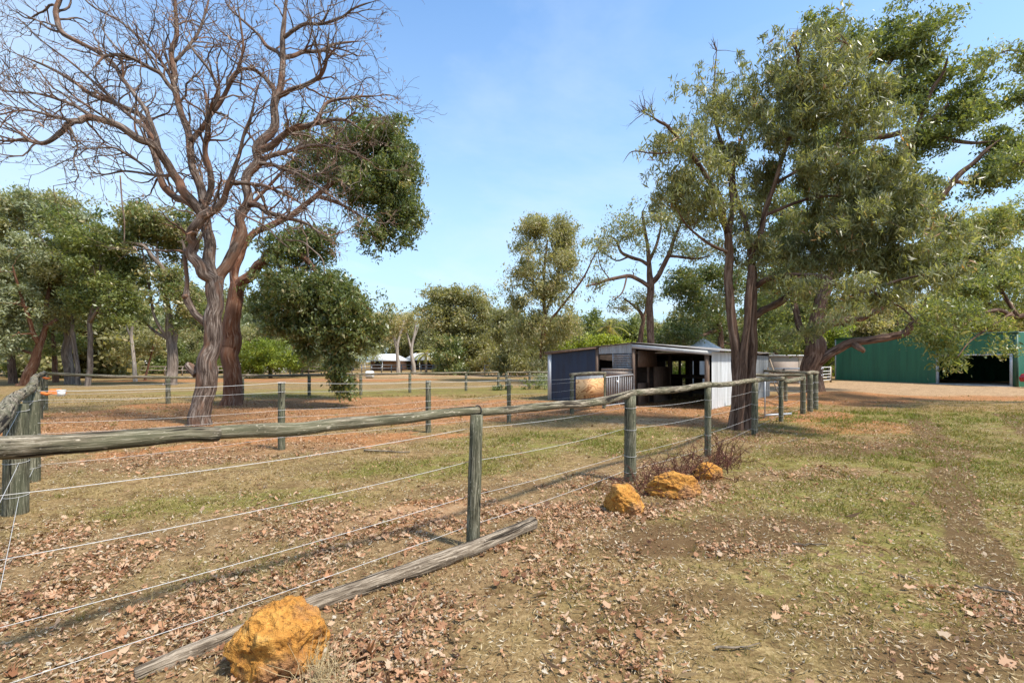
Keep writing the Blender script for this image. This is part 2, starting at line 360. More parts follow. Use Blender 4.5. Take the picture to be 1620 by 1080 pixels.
def ground():
    def axis(lo, mid0, mid1, hi, fine):
        a = list(np.arange(mid0, mid1+1e-6, fine)); st = fine; v = mid1
        while v < hi: st *= 1.22; v += st; a.append(min(v, hi))
        st = fine; v = mid0; b = []
        while v > lo: st *= 1.22; v -= st; b.append(max(v, lo))
        return np.array(b[::-1]+a)
    xs = axis(-1500, -14, 16, 1500, .14); ys = axis(-300, 1.0, 24, 2500, .14)
    X, Y = np.meshgrid(xs, ys); Z = gz(X, Y)
    r, g, l, d, p = masks(X.ravel(), Y.ravel())
    one = np.ones_like(r)
    n, m = X.shape; i = np.arange(n-1)[:, None]*m+np.arange(m-1)[None]
    Q = np.stack([i, i+1, i+m+1, i+m], -1).reshape(-1, 4)
    mt, nt, b, o = mat_new('paddock_ground'); tc = N(nt, 'TexCoord').outputs['Object']
    A = N(nt, 'SeparateColor'); nt.links.new(attr(nt, 'mask_a'), A.inputs[0])
    B = N(nt, 'SeparateColor'); nt.links.new(attr(nt, 'mask_b'), B.inputs[0])
    n1 = noise(nt, tc, .9, 6, .7); n2 = noise(nt, tc, 6, 6, .75); n3 = mth(nt, 'ADD', mth(nt, 'MULTIPLY', mth(nt, 'SUBTRACT', mth(nt, 'ADD', mth(nt, 'MULTIPLY', noise(nt, tc, 42, 5, .8), .6), mth(nt, 'MULTIPLY', noise(nt, tc, 7.5, 6, .8), .4)), .5), 1.9), .49); n4 = noise(nt, tc, .25, 4, .6)
    n5 = noise(nt, mapped(nt, tc, (70, 25, 1)), 1, 4, .7, 1.5)
    def mk(s, nz, k=.9): # mask broken up by noise
        return ramp(nt, mth(nt, 'ADD', mth(nt, 'MULTIPLY', s, 1.0), mth(nt, 'MULTIPLY', mth(nt, 'SUBTRACT', nz, .5), k)), [(.3, 0), (.62, 1)])
    base = ramp(nt, n3, [(.22, (.10, .065, .03)), (.42, (.23, .16, .08)), (.56, (.34, .25, .135)), (.75, (.50, .40, .25))])
    olive = ramp(nt, n3, [(.22, (.085, .07, .03)), (.45, (.20, .165, .07)), (.72, (.35, .29, .145))])
    col = mixc(nt, ramp(nt, n1, [(.42, 0), (.6, .8)]), base, olive)
    grn = ramp(nt, n3, [(.22, (.075, .08, .022)), (.5, (.185, .19, .052)), (.75, (.31, .30, .10))])
    col = mixc(nt, mth(nt, 'MULTIPLY', mk(A.outputs[1], n2, 1.3), .85), col, grn)
    redc = ramp(nt, n3, [(.22, (.17, .075, .03)), (.45, (.38, .185, .08)), (.62, (.50, .27, .125)), (.8, (.58, .38, .22))])
    redc = mixc(nt, ramp(nt, n2, [(.40, .0), (.65, .6)]), redc, (.33, .13, .06))
    brn = ramp(nt, n3, [(.25, (.085, .06, .03)), (.5, (.235, .17, .085)), (.75, (.42, .33, .20))])
    n6 = noise(nt, tc, 2.1, 7, .72)
    col = mixc(nt, ramp(nt, n6, [(.50, 0), (.60, .85)]), col, brn)
    col = mixc(nt, mk(A.outputs[0], n2, .8), col, redc)
    pal = ramp(nt, n3, [(.25, (.30, .20, .125)), (.5, (.43, .31, .205)), (.75, (.54, .42, .30))])
    col = mixc(nt, mth(nt, 'MULTIPLY', mk(B.outputs[1], n2, .6), .9), col, pal)
    litc = ramp(nt, n5, [(.28, (.08, .05, .028)), (.45, (.22, .15, .085)), (.6, (.35, .26, .16)), (.78, (.47, .38, .27))])
    col = mixc(nt, mth(nt, 'MULTIPLY', mk(A.outputs[2], n2, 1.0), .75), col, litc)
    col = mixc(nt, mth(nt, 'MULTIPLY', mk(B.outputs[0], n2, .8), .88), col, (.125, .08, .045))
    col = mixc(nt, ramp(nt, n2, [(.36, .85), (.50, 0)]), col, (.11, .07, .035))
    n7 = noise(nt, tc, 1.3, 8, .78, .4)
    col = mixc(nt, ramp(nt, n7, [(.40, .65), (.52, 0)]), col, mixc(nt, .55, col, (.085, .055, .025)))
    col = mixc(nt, 1.0, col, (1.0, .90, .76), 'MULTIPLY')
    nt.links.new(col, b.inputs['Base Color']); b.inputs['Roughness'].default_value = .95; b.inputs['Specular IOR Level'].default_value = .1
    bump(nt, b, mth(nt, 'ADD', mth(nt, 'MULTIPLY', n3, .5), n2), .7, .03)
    g_ = build('ground', np.stack([X, Y, Z], -1).reshape(-1, 3), [Q], mt, None,
        {'mask_a': ('FLOAT_COLOR', np.stack([r, g, l, one], -1)), 'mask_b': ('FLOAT_COLOR', np.stack([d, p, 0*one, one], -1))}, True)
    tag(g_, kind='structure')
ground()

# ------------------------------------------------------------------ scatter
def scatter_pts(n, dmin, dmax, power, dens, seed):
    """random ground points inside the view wedge, thinned by a density function"""
    r = np.random.default_rng(seed)
    u = r.random(n*3); d = (dmin**power+u*(dmax**power-dmin**power))**(1/power)
    x = (r.random(n*3)*2-1)*(d*1.2+.9)
    w = dens(x, d); k = r.random(n*3) < w
    return x[k][:n], d[k][:n], r

# leaf outlines: lobed (oak-like), pointed oval and broken
OUT = [
 np.array([(0, -.5), (.05, -.36), (.20, -.30), (.12, -.16), (.34, -.10), (.18, .04), (.30, .20), (.13, .24), (.10, .40), (0, .5), (-.10, .38), (-.14, .22), (-.30, .18), (-.17, .04), (-.32, -.10), (-.12, -.18), (-.18, -.30), (-.05, -.36)]),
 np.array([(0, -.5), (.13, -.3), (.20, -.05), (.15, .22), (0, .5), (-.14, .24), (-.20, 0), (-.13, -.3)]),
 np.array([(-.1, -.5), (.16, -.32), (.10, -.1), (.24, .12), (.04, .36), (-.08, .5), (-.2, .2), (-.12, 0)]),
 np.array([(0, -.5), (.055, -.2), (.06, .1), (0, .5), (-.05, .15), (-.055, -.15)])]
def litter(name, x, y, size, tint, r, which, lift, mat, label, cat, stand=.35, xs=1.0):
    V, A, Fs, base = [], [], [], 0
    for k, o in enumerate(OUT):
        s = which == k; n = s.sum()
        if not n: continue
        m = len(o); px, py, sz = x[s], y[s], size[s]
        a = r.random(n)*2*math.pi; tilt = r.normal(0, stand, n); roll = r.normal(0, stand, n); curl = np.clip(r.normal(.5, .8, n), -1, 1.8)
        L = np.stack([np.broadcast_to(o[:, 0], (n, m)), np.broadcast_to(o[:, 1], (n, m)), np.zeros((n, m))], -1)*sz[:, None, None]
        L[..., 0] *= xs*(1+.3*r.normal(size=n))[:, None]
        L[..., 2] = curl[:, None]*(L[..., 0]**2*2.5+L[..., 1]**2*.9)/sz[:, None]+r.normal(0, .03, (n, m))*sz[:, None]
        ct, st = np.cos(tilt)[:, None], np.sin(tilt)[:, None]; y1 = L[..., 1]*ct-L[..., 2]*st; z1 = L[..., 1]*st+L[..., 2]*ct
        cr, sr = np.cos(roll)[:, None], np.sin(roll)[:, None]; x1 = L[..., 0]*cr+z1*sr; z2 = -L[..., 0]*sr+z1*cr
        ca, sa = np.cos(a)[:, None], np.sin(a)[:, None]
        P = np.stack([px[:, None]+x1*ca-y1*sa, py[:, None]+x1*sa+y1*ca, z2], -1)
        low = P[..., 2].min(1)*.55
        P[..., 2] += (gz(px, py)+lift*r.random(n)+.002-low)[:, None]
        V.append(P.reshape(-1, 3)); A.append(np.repeat(tint[s], m)); Fs.append(base+np.arange(n*m).reshape(n, m)); base += n*m
    o = build(name, np.concatenate(V), Fs, mat, None, {'tint': ('FLOAT', np.concatenate(A))})
    return tag(o, label, cat, kind='stuff')

def dens_leaf(x, y):
    r, g, l, d, p = masks(x, y)
    dl = np.abs((x+.6)*.74-(y-3.6)*.67); dl = np.where((y > 2.2) & (y < 4.5), np.exp(-(dl/.22)**2), 0)
    return np.clip(.07+l*.95+.15*r+.5*dl, 0, 1)*np.clip(fbm(x, y, .5, 91, 4)*3.2-1.1, .04, 1)
x, y, r = scatter_pts(190000, 1.7, 19, 1.35, dens_leaf, 5)
xb, yb, _ = scatter_pts(45000, 1.7, 6.0, 1.5, dens_leaf, 25); x = np.concatenate([x, xb]); y = np.concatenate([y, yb])
sz = np.clip(np.exp(r.normal(math.log(.024), .48, len(x))), .010, .085); tint = np.clip(r.normal(.5, .24, len(x)), 0, 1)
sz = np.where(tint > .82, np.minimum(sz, .035), sz)
wh = r.choice([0, 1, 2], len(x), p=[.45, .2, .35])
litter('leaf_litter', x, y, sz, tint, r, wh, .02, M['litter'], 'curled pink-brown fallen leaves thick along the near fence', 'leaf litter', .38)
def dens_straw(x, y):
    r, g, l, d, p = masks(x, y)
    return np.clip(.75-.5*r-.4*p, .06, 1)*np.clip(fbm(x, y, .4, 95)*2.4-.5, .1, 1)
x, y, r = scatter_pts(130000, 1.7, 13, 1.2, dens_straw, 6)
sz = r.uniform(.014, .048, len(x)); tint = np.clip(r.normal(.48, .28, len(x)), 0, 1)
litter('dry_straw', x, y, sz, tint, r, np.full(len(x), 3), .015, M['straw'], 'short pale straw and leaf scraps strewn over the paddock', 'straw', .3)

x, y, r = scatter_pts(2600, 1.7, 12, 1.2, dens_leaf, 15)
litter('fallen_twigs', x, y, r.uniform(.07, .22, len(x)), np.clip(r.normal(.12, .12, len(x)), 0, 1), r, np.full(len(x), 3), .02, M['straw'], 'thin dark twigs and bark strips scattered through the leaf litter', 'twigs', .12, .4)

def grass():
    def dn(x, y):
        r, g, l, d, p = masks(x, y)
        return np.clip(.28+.8*g-.5*r-.7*p-.6*d-.25*l, .02, 1)*np.clip(fbm(x, y, .55, 99, 4)*3.6-1.35, .03, 1)
    x, y, r = scatter_pts(130000, 1.7, 22, 1.15, dn, 8); n = len(x)
    _, g, l, _, _ = masks(x, y)
    a = r.random(n)*2*math.pi; h = r.uniform(.008, .032, n)*(1+.5*g)*(1+y/14); w = r.uniform(.0025, .005, n)*(1+y/6)
    z = gz(x, y); lean = r.normal(0, .8, (n, 2))*h[:, None]
    b0 = np.stack([x-np.cos(a)*w, y-np.sin(a)*w, z-.003], -1); b1 = np.stack([x+np.cos(a)*w, y+np.sin(a)*w, z-.003], -1)
    t = np.stack([x+lean[:, 0], y+lean[:, 1], z+h], -1)
    tint = np.clip(.12+.75*g+r.normal(0, .2, n)-.1*l, 0, 1)
    # separate taller tufts
    cx, cy, r2_ = scatter_pts(900, 1.9, 18, 1.25, lambda x, y: np.clip(.25+.6*masks(x, y)[1]+.5*(np.abs(fence_side(x, y)) < .35), 0, 1), 18)
    k = r2_.integers(10, 34, len(cx)); X = np.repeat(cx, k)+r2_.normal(0, .022, k.sum()); Y = np.repeat(cy, k)+r2_.normal(0, .022, k.sum()); m = len(X)
    hh = r2_.uniform(.02, .07, m)*np.repeat(r2_.uniform(.6, 1.4, len(cx)), k); aa = r2_.random(m)*6.283; ww = .0022*(1+Y/6); Z = gz(X, Y)
    d_ = np.stack([X-np.repeat(cx, k), Y-np.repeat(cy, k)], -1)*1.6+r2_.normal(0, .35, (m, 2))*hh[:, None]
    tt = np.clip(np.repeat(r2_.uniform(0, .75, len(cx)), k)+r2_.normal(0, .12, m), 0, 1)
    V2 = np.stack([np.stack([X-np.cos(aa)*ww, Y-np.sin(aa)*ww, Z-.003], -1), np.stack([X+np.cos(aa)*ww, Y+np.sin(aa)*ww, Z-.003], -1), np.stack([X+d_[:, 0], Y+d_[:, 1], Z+hh], -1)], 1).reshape(-1, 3)
    VV = np.concatenate([np.stack([b0, b1, t], 1).reshape(-1, 3), V2]); tint = np.concatenate([tint, tt]); n = n+m
    o = build('grass', VV, [np.arange(3*n).reshape(n, 3)], M['grass'], None, {'tint': ('FLOAT', np.repeat(tint, 3))})
    tag(o, 'short sparse grass, green and dry, over the paddock', 'grass', kind='stuff')
grass()

# fallen sticks
def stick(px, py, px2, py2, r0, label):
    x0, y0 = gd(px, py); x1, y1 = gd(px2, py2); n = 7; t = np.linspace(0, 1, n)
    X = x0+(x1-x0)*t+RNG.normal(0, .012, n); Y = y0+(y1-y0)*t+RNG.normal(0, .012, n)
    P = np.stack([X, Y, gz(X, Y)+r0+.012+RNG.normal(0, .004, n)], -1); tb = Tubes()
    tb.tube(crom(P, 3), np.interp(np.linspace(0, 1, (n-1)*3+1), [0, 1], [r0, r0*.45]), 6, .1, seed=int(px))
    if abs(px2-px) > 40:
        q = P[3]; tb.tube([q, q+(P[5]-P[3])*.5+np.array([.02, -.06, .015])], [r0*.5, r0*.2], 5)
    tag(tb.build('fallen_stick', M['oldwood']), label, 'stick', 'sticks lying on the grass')
stick(1256, 866, 1308, 863, .009, 'dark straight stick on the grass beside a heap of leaves')
stick(1132, 1030, 1205, 1027, .007, 'thin brown twig at the bottom of the picture')
stick(1278, 693, 1236, 703, .012, 'pale bleached stick among leaves right of the fence posts')
stick(1425, 916, 1455, 924, .007, 'short dark twig on the grass near the wheel track')
stick(1545, 930, 1606, 945, .011, 'brown stick in the leaf pile at the right edge')
stick(577, 714, 648, 717, .02, 'dark twiggy branch lying inside the paddock')

# ------------------------------------------------------------------ fences
def ground_pt(x, y): return np.array([x, y, gzs(x, y)])
def post_part(parent, x, y, h, rad, mat='post', lean=(0, 0), cut=True, name='post'):
    tb = Tubes(); z = gzs(x, y); n = 9; t = np.linspace(0, 1, n)
    P = np.stack([x+lean[0]*t, y+lean[1]*t, z-.12+(h+.12)*t], -1)
    tb.tube(P, rad*(1.04-.06*t), 18, .035, seed=int(abs(x*13+y*7)*10) % 97)
    return tb.build(name, M[mat], parent)
def rail_part(parent, P, R, seed=1, mat='rail', ns=16):
    tb = Tubes(); P = np.array(P, float); Q = crom(np.column_stack([P, R]), 7)
    t = np.arange(len(Q))/7.*1.7; Q[:, 2] += (vn(t, seed*3.1+0*t, 0, 9)-.5)*.022*min(1, Q[:, 3].mean()/.04); Q[:, 3] *= 1+(vn(t*2.3, seed*7.7+0*t, 0, 4)-.5)*.14
    tb.tube(Q[:, :3], Q[:, 3], ns, .035, seed=seed); return tb.build('rail', M[mat], parent)
def wire_part(parent, pts, rad=.0018, sag=.0, loops=(), mat='wire'):
    tb = Tubes(); out = []
    for a, b in zip(pts[:-1], pts[1:]):
        a, b = np.array(a, float), np.array(b, float)
        for t in np.linspace(0, 1, 9)[:-1]: out.append(a+(b-a)*t-np.array([0, 0, sag*4*t*(1-t)]))
    out.append(np.array(pts[-1], float)); out = np.array(out)
    tb.tube(out, np.full(len(out), rad), 5)
    for (x, y, z, rr) in loops:
        a = np.linspace(0, 2*math.pi, 17); tb.tube(np.stack([x+np.cos(a)*rr, y+np.sin(a)*rr, z+0*a+.008*np.sin(a)], -1), np.full(17, rad*1.2), 5)
    return tb.build('wire', M[mat], parent)

# near fence
A_posts = [(-2.22, 1.92, 1.14, .062), (-.33, 4.0, 1.10, .055), (1.53, 6.22, 1.11, .075), (3.2, 7.85, 1.13, .052), (5.1, 10.1, 1.12, .062), (7.0, 12.5, 1.13, .055), (8.6, 14.2, 1.12, .07), (9.15, 14.75, 1.15, .075), (9.75, 15.45, 1.15, .085)]
fa = thing('post_and_rail_fence', 'nearest post and rail fence with white wires, crossing the foreground from left to right', 'fence')
for k, (x_, y_, h_, r_) in enumerate(A_posts):
    lean = {1: (.035, .0), 3: (.0, .0), 4: (.01, 0)}.get(k, (0, 0))
    post_part(fa, x_, y_, h_, r_, lean=lean)
def apt(k, z, off=0): x_, y_, h_, r_ = A_posts[k]; return [x_, y_, z]
rail_part(fa, [at(-95, 716, 1.75), at(0, 709, 2.03), at(110, 702, 2.27), at(235, 691, 2.52), at(345, 686, 2.80)], [.047, .05, .049, .045, .041], 3)
rail_part(fa, [at(338, 683, 2.83), at(450, 679, 3.05), at(560, 670, 3.35), at(660, 659, 3.68), at(756, 649, 4.06)], [.039, .045, .042, .040, .037], 5)
rail_part(fa, [at(757, 650, 4.07), at(830, 645, 4.55), at(900, 640, 5.15), at(960, 632, 5.75), at(1003, 621, 6.3)], [.034, .038, .044, .048, .047], 9)
rail_part(fa, [at(1004, 621, 6.3), at(1040, 617, 6.8), at(1085, 614, 7.35), at(1122, 608, 7.9)], [.045, .050, .048, .044], 12)
rail_part(fa, [at(1124, 609, 7.92), at(1155, 607, 8.7), at(1193, 602, 10.15), at(1239, 598, 12.55)], [.044, .047, .05, .05], 15)
rail_part(fa, [at(1241, 604, 12.6), at(1256, 601, 13.4), at(1272, 598, 14.3)], [.06, .065, .055], 18)
rail_part(fa, [[8.9, 14.5, 1.2], [9.35, 15.0, 1.21], [9.85, 15.5, 1.20]], [.06, .06, .06], 21)
# wires: heights at the posts
def wz(k, zs): return zs
wires = [(.985, .99, .96, .93, .92, .9, .9, .88, .88), (.71, .71, .68, .66, .66, .66, .68, .68, .66), (.42, .42, .34, .36, .36, .38, .4, .42, .42), (.17, .17, .13, .13, .14, .15, .17, .18, .18)]
for w, zs in enumerate(wires):
    pts = []; lp = []
    for k, (x_, y_, h_, r_) in enumerate(A_posts):
        pts.append([x_-.75*r_ if w else x_-.6*r_, y_+.6*r_, zs[k]])
        if k >= 2: lp.append((x_, y_, zs[k], r_*1.07))
    d0 = nrm(np.array(pts[0])-np.array(pts[1])); pts = [list(np.array(pts[0])+d0*.0)]+pts[1:]
    # carry the strand round the outside of the first post so it runs clear of it
    wire_part(fa, pts, .0018, .03 if w in (0, 1) else .018, lp)
# strap where two rails meet on the leaning post
tb = Tubes(); a = np.linspace(0, 2*math.pi, 17); c = at(756, 649, 4.06); dd = nrm([.67, .74, .0]); up = np.array([0, 0, 1.]); sd = np.cross(dd, up)
tb.tube(c+np.outer(np.cos(a), up)*.042+np.outer(np.sin(a), sd)*.042, np.full(17, .005), 6); tb.build('strap', M['rubber'], fa)

# left fence running away
B_posts = [(-5.06, 4.9, 1.12, .095), (-6.2, 6.2, 1.14, .085), (-8.45, 8.5, 1.12, .075), (-10.65, 10.7, 1.12, .075), (-12.8, 13.0, 1.12, .08), (-14.9, 15.3, 1.14, .09)]
fb = thing('post_and_rail_fence', 'thick-posted fence at the left edge running straight away with a lichened rail', 'fence')
for p in B_posts: post_part(fb, *p)
rail_part(fb, [[-2.28, 2.0, 1.19], [-3.2, 3.0, 1.2], [-4.2, 4.02, 1.2], [-5.0, 4.85, 1.19]], [.055, .058, .055, .05], 31, 'rail')
for k in range(len(B_posts)-1):
    a_, b_ = B_posts[k], B_posts[k+1]
    rail_part(fb, [[a_[0]-.03, a_[1]+.03, a_[2]+.07], [(a_[0]+b_[0])/2, (a_[1]+b_[1])/2, 1.2], [b_[0]+.03, b_[1]-.03, b_[2]+.07]], [.055, .055, .05], 33+k)
for z0, z1 in ((1.05, 1.05), (.80, .53), (.19, .19)):
    lp = [(p[0], p[1], z1, p[3]*1.05) for p in B_posts[:3]]
    wire_part(fb, [[-2.2, 1.98, z0]]+[[p[0]+p[3]*.75, p[1]-p[3]*.4, z1] for p in B_posts], .0018, .01, lp)
for k, (p, zz) in enumerate(((B_posts[2], 1.0), (B_posts[4], 1.12))):
    tb = Tubes(); q = np.array([p[0]+.14, p[1]-.05, zz]); tb.tube([q, q+[.05, 0, .0], q+[.13, 0, -.02], q+[.22, 0, 0]], [.012, .028, .028, .01], 10)
    tb.build('gate_handle', M['orange'], fb)['label'] = 'orange plastic electric fence handle'

# middle wire fence to the stable
D_posts = [(-6.15, 6.25, 1.15, .07), (-4.03, 8.4, 1.17, .058), (-1.83, 10.5, 1.14, .058), (-.08, 12.3, 1.14, .052), (1.77, 14.2, 1.14, .06)]
fd = thing('post_and_wire_fence', 'white wire fence without a rail, crossing the paddock between bare tree and stable', 'fence')
for p in D_posts[1:]: post_part(fd, *p)
for j, zs in enumerate(((1.17, 1.185, 1.12, 1.1, 1.05), (1.06, 1.03, .98, .97, .95), (.76, .71, .70, .72, .72), (.62, .59, .56, .55, .5), (.22, .24, .2, .2, .2))):
    lp = [(p[0], p[1], zs[k+1], p[3]*1.06) for k, p in enumerate(D_posts[1:])]
    pts = [[p[0]+p[3]*.6, p[1]-p[3]*.9, zs[k]] for k, p in enumerate(D_posts)]
    if j == 0: pts = [[pts[0][0], pts[0][1], 1.17]]+pts[1:]
    wire_part(fd, pts+[[3.0, 17.9, zs[4]]], .003 if j == 0 else .0019, .03, lp)

# far rail fence
fc = thing('post_and_rail_fence', 'far single-rail fence closing the back of the paddock below the tree line', 'fence')
C_posts = [(-14.9, 15.3, .0), (-12.6, 17.6, .93), (-10.9, 19.4, .95), (-8.95, 21.2, .94), (-7.05, 22.4, .94), (-5.1, 24.0, .94), (-2.45, 25.6, .93), (-.75, 26.4, .93), (-.3, 26.6, .93), (1.0, 27.2, .93), (3.2, 28.2, .93), (6.0, 29.6, .93)]
for k, (x_, y_, h_) in enumerate(C_posts):
    if k: post_part(fc, x_, y_, h_, .07 if k > 2 else .075)
pc = [[-14.9, 15.3, 1.17]]+[[p[0], p[1], p[2]+.04] for p in C_posts[1:]]
for k in range(len(pc)-1):
    if k != 7: rail_part(fc, [pc[k], [(pc[k][0]+pc[k+1][0])/2, (pc[k][1]+pc[k+1][1])/2, (pc[k][2]+pc[k+1][2])/2-.02], pc[k+1]], [.05, .05, .048], 50+k, ns=8)
for z_ in (.75, .5, .25): wire_part(fc, [[p[0]+.05, p[1]-.07, z_] for p in C_posts], .004, .02, [(p[0], p[1], z_, .08) for p in C_posts[1:]])

# fence going back from the corner past the stable
fe = thing('post_and_rail_fence', 'fence going back from the corner posts behind the pale end wall of the stable', 'fence')
E = [(9.75, 15.45, 0), (10.6, 18.6, 1.1), (10.9, 21.9, 1.1), (10.1, 24.6, 1.1)]
for x_, y_, h_ in E[1:]: post_part(fe, x_, y_, h_, .06)
rail_part(fe, [[9.7, 15.5, 1.12], [8.9, 15.9, 1.1], [7.95, 16.3, 1.09]], [.055, .05, .05], 71)
post_part(fe, 7.95, 16.3, 1.08, .05)
rail_part(fe, [[10.0, 16.0, 1.16], [10.6, 18.6, 1.15], [10.9, 21.9, 1.15], [10.1, 24.6, 1.15]], [.055, .055, .05, .05], 73, ns=10)
for z_ in (.9, .6, .3): wire_part(fe, [[9.7, 15.5, z_], [7.95, 16.3, z_]], .003, .01, [(9.2, 14.8, z_, .08), (9.75, 15.45, z_, .09)])
tb = Tubes(); tb.tube([[6.95, 13.2, 0], [6.95, 13.2, 1.05]], [.015, .015], 8); tb.tube([[6.95, 13.2, .08], [7.9, 13.6, .08]], [.03, .03], 6)
tag(tb.build('steel_stake', M['galv']), 'thin steel stake with a foot bar behind the fence near the stable corner', 'stake')

# ------------------------------------------------------------------ rocks, log, bare shrub
def rock(px, py, wpx, hpx, d, label, seed, dep=.9, tilt=0.0, cut=None):
    r = np.random.default_rng(seed); nu, nv = 128, 72
    u = np.linspace(0, 2*math.pi, nu, endpoint=False); v = np.linspace(.001, math.pi-.001, nv); U, Vv = np.meshgrid(u, v)
    D = np.stack([np.cos(U)*np.sin(Vv), np.sin(U)*np.sin(Vv), np.cos(Vv)], -1)
    R = np.full(U.shape, 1.0)
    pl = r.normal(size=(16, 3)); pl[:, 2] = np.abs(pl[:, 2])*.9; pl /= np.linalg.norm(pl, axis=1)[:, None]; off = r.uniform(.72, .95, 16)
    if cut: pl[:len(cut)] = [nrm(c[:3]) for c in cut]; off[:len(cut)] = [c[3] for c in cut]
    for p_, o_ in zip(pl, off):
        c_ = (D@p_); R = np.where(c_ > .05, np.minimum(R, o_/np.maximum(c_, .05)), R)
    P = D*R[..., None]
    for f_, a_ in ((2.2, .16), (5, .10), (11, .05), (24, .03), (45, .016)):
        P = P+D*((vn(D[..., 0]*f_+seed, D[..., 1]*f_+7, D[..., 2]*f_+3, seed)-.5)*a_*1.6)[..., None]
    w = wpx/F*d/2; h = hpx/F*d
    P[..., 2] = (P[..., 2]*.56+.42)*h; P[..., 0] *= w*1.04; P[..., 1] *= w*dep
    x_ = (px-CX)/F*d; z_ = gzs(x_, d)-.035
    P = P.reshape(-1, 3)
    i = np.arange(nv-1)[:, None]*nu; j = np.arange(nu)[None]; j2 = (j+1) % nu
    Q = np.stack([i+j, i+nu+j, i+nu+j2, i+j2], -1).reshape(-1, 4)
    o = build('rock', P, [Q, np.array([list(range(nu-1, -1, -1))]), ], M['rock'], smooth=False)
    o.location = (x_, d, z_); o.rotation_euler = (0, tilt, 0)
    me = o.data; me.polygons.foreach_set('use_smooth', np.ones(len(me.polygons), bool)); me.set_sharp_from_angle(angle=.6) if hasattr(me, 'set_sharp_from_angle') else None
    tag(o, label, 'rock', 'orange laterite rocks along the fence'); return o
rock(442, 1088, 146, 122, 2.44, 'largest orange rock, in the foreground leaning against the fallen log', 3, .85, 0, [(-.9, -.1, .55, .78), (.1, -.5, .9, .86), (.95, -.25, .2, .84), (.1, -1, .1, .86)])
rock(988, 812, 60, 50, 4.95, 'orange rock at the foot of the thick fence post, set apart from the others', 11, .9, 0, [(-.9, .1, .3, .8), (.3, -.7, .7, .8)])
rock(1066, 782, 82, 46, 5.62, 'broad orange rock half covered by red-brown bare stems', 23, .7, 0)
rock(1120, 758, 46, 33, 6.4, 'smaller orange rock behind the stems of the bare shrub by the thin post', 31, .9, 0)
rock(1037, 616, 10, 4, 26.0, 'tiny orange stone beside a far post of the back fence', 35, .9, 0) if False else None

def log(name, pts, R, label, seed):
    tb = Tubes(); P = np.array(pts, float)
    Q = crom(np.column_stack([P, R]), 8); Q[:, 0] += RNG.normal(0, .003, len(Q)); tb.tube(Q[:, :3], Q[:, 3], 20, .10, seed=seed)
    return tag(tb.build(name, M['oldwood']), label, 'log')
log('fallen_log', [[.20, 4.40, .075], [-.28, 3.88, .06], [-.75, 3.42, .055], [-1.22, 3.0, .045], [-1.42, 2.78, .03]], [.056, .06, .058, .052, .042], 'long grey fallen log lying along the foot of the leaning fence post', 81)
log('split_rail', [[-1.42, 2.84, .03], [-1.58, 2.62, .03], [-1.72, 2.45, .035], [-1.83, 2.33, .03]], [.04, .045, .042, .035], 'splintered grey rail end left of the largest orange rock', 83)

def bare_shrub():
    r = np.random.default_rng(5); tb = Tubes()
    for k in range(170):
        c = np.array([r.uniform(1.35, 3.45), 0, 0]); c[1] = 5.4+(c[0]-1.25)*.92+r.normal(0, .22); c[2] = gzs(c[0], c[1])
        d = nrm([r.normal(0, .8), r.normal(0, .5), r.uniform(.5, 1.6)]); p = c.copy(); P = [p.copy()]; L = r.uniform(.25, .75)
        hi = .28+.4*np.exp(-((c[0]-2.8)/.7)**2)
        for q in range(8):
            d = nrm(d+r.normal(0, .45, 3)+np.array([0, 0, .1 if p[2] < hi*.7 else -.6])); p = p+d*L/8; p[2] = max(p[2], gzs(p[0], p[1])+.01); P.append(p.copy())
        P = np.array(P); rr = r.uniform(.0035, .007); tb.tube(crom(P, 2), np.linspace(rr, rr*.4, 17), 4, cap=False)
        for q in range(5):
            s_ = P[r.integers(2, 8)]; e = s_+nrm(r.normal(0, 1, 3)+[0, 0, .2])*r.uniform(.04, .13); m_ = (s_+e)/2+r.normal(0, .012, 3)
            tb.tube([s_, m_, e], [rr*.6, rr*.5, rr*.25], 3, cap=False)
    tag(tb.build('bare_shrub', M['twigred']), 'tangled leafless red-brown shrub over the orange rocks', 'shrub')
bare_shrub()
def dry_tuft():
    r = np.random.default_rng(9); tb = Tubes()
    for cx, cy, n, h in ((-.98, 2.36, 90, .22), (-.85, 2.28, 60, .14), (-.36, 3.93, 60, .10), (-1.35, 2.55, 50, .10)):
        for k in range(n):
            p = np.array([cx+r.normal(0, .06), cy+r.normal(0, .05), 0]); p[2] = gzs(p[0], p[1]); d = nrm([r.normal(0, .5), r.normal(0, .4), 1]); L = h*r.uniform(.5, 1.2)
            tb.tube([p, p+d*L*.5, p+d*L*.85+np.array([r.normal(0, .03), r.normal(0, .03), 0])], [.0016, .0012, .0006], 3, cap=False)
    o = tb.build('dry_grass_tufts', M['straw_b']); tag(o, 'wispy dry grass stalks beside the largest orange rock and the post foot', 'dry grass', kind='stuff')
M['straw_b'] = plain_mat('straw_stalks', (.55, .42, .22), .8, 0, .2, 5)
dry_tuft()
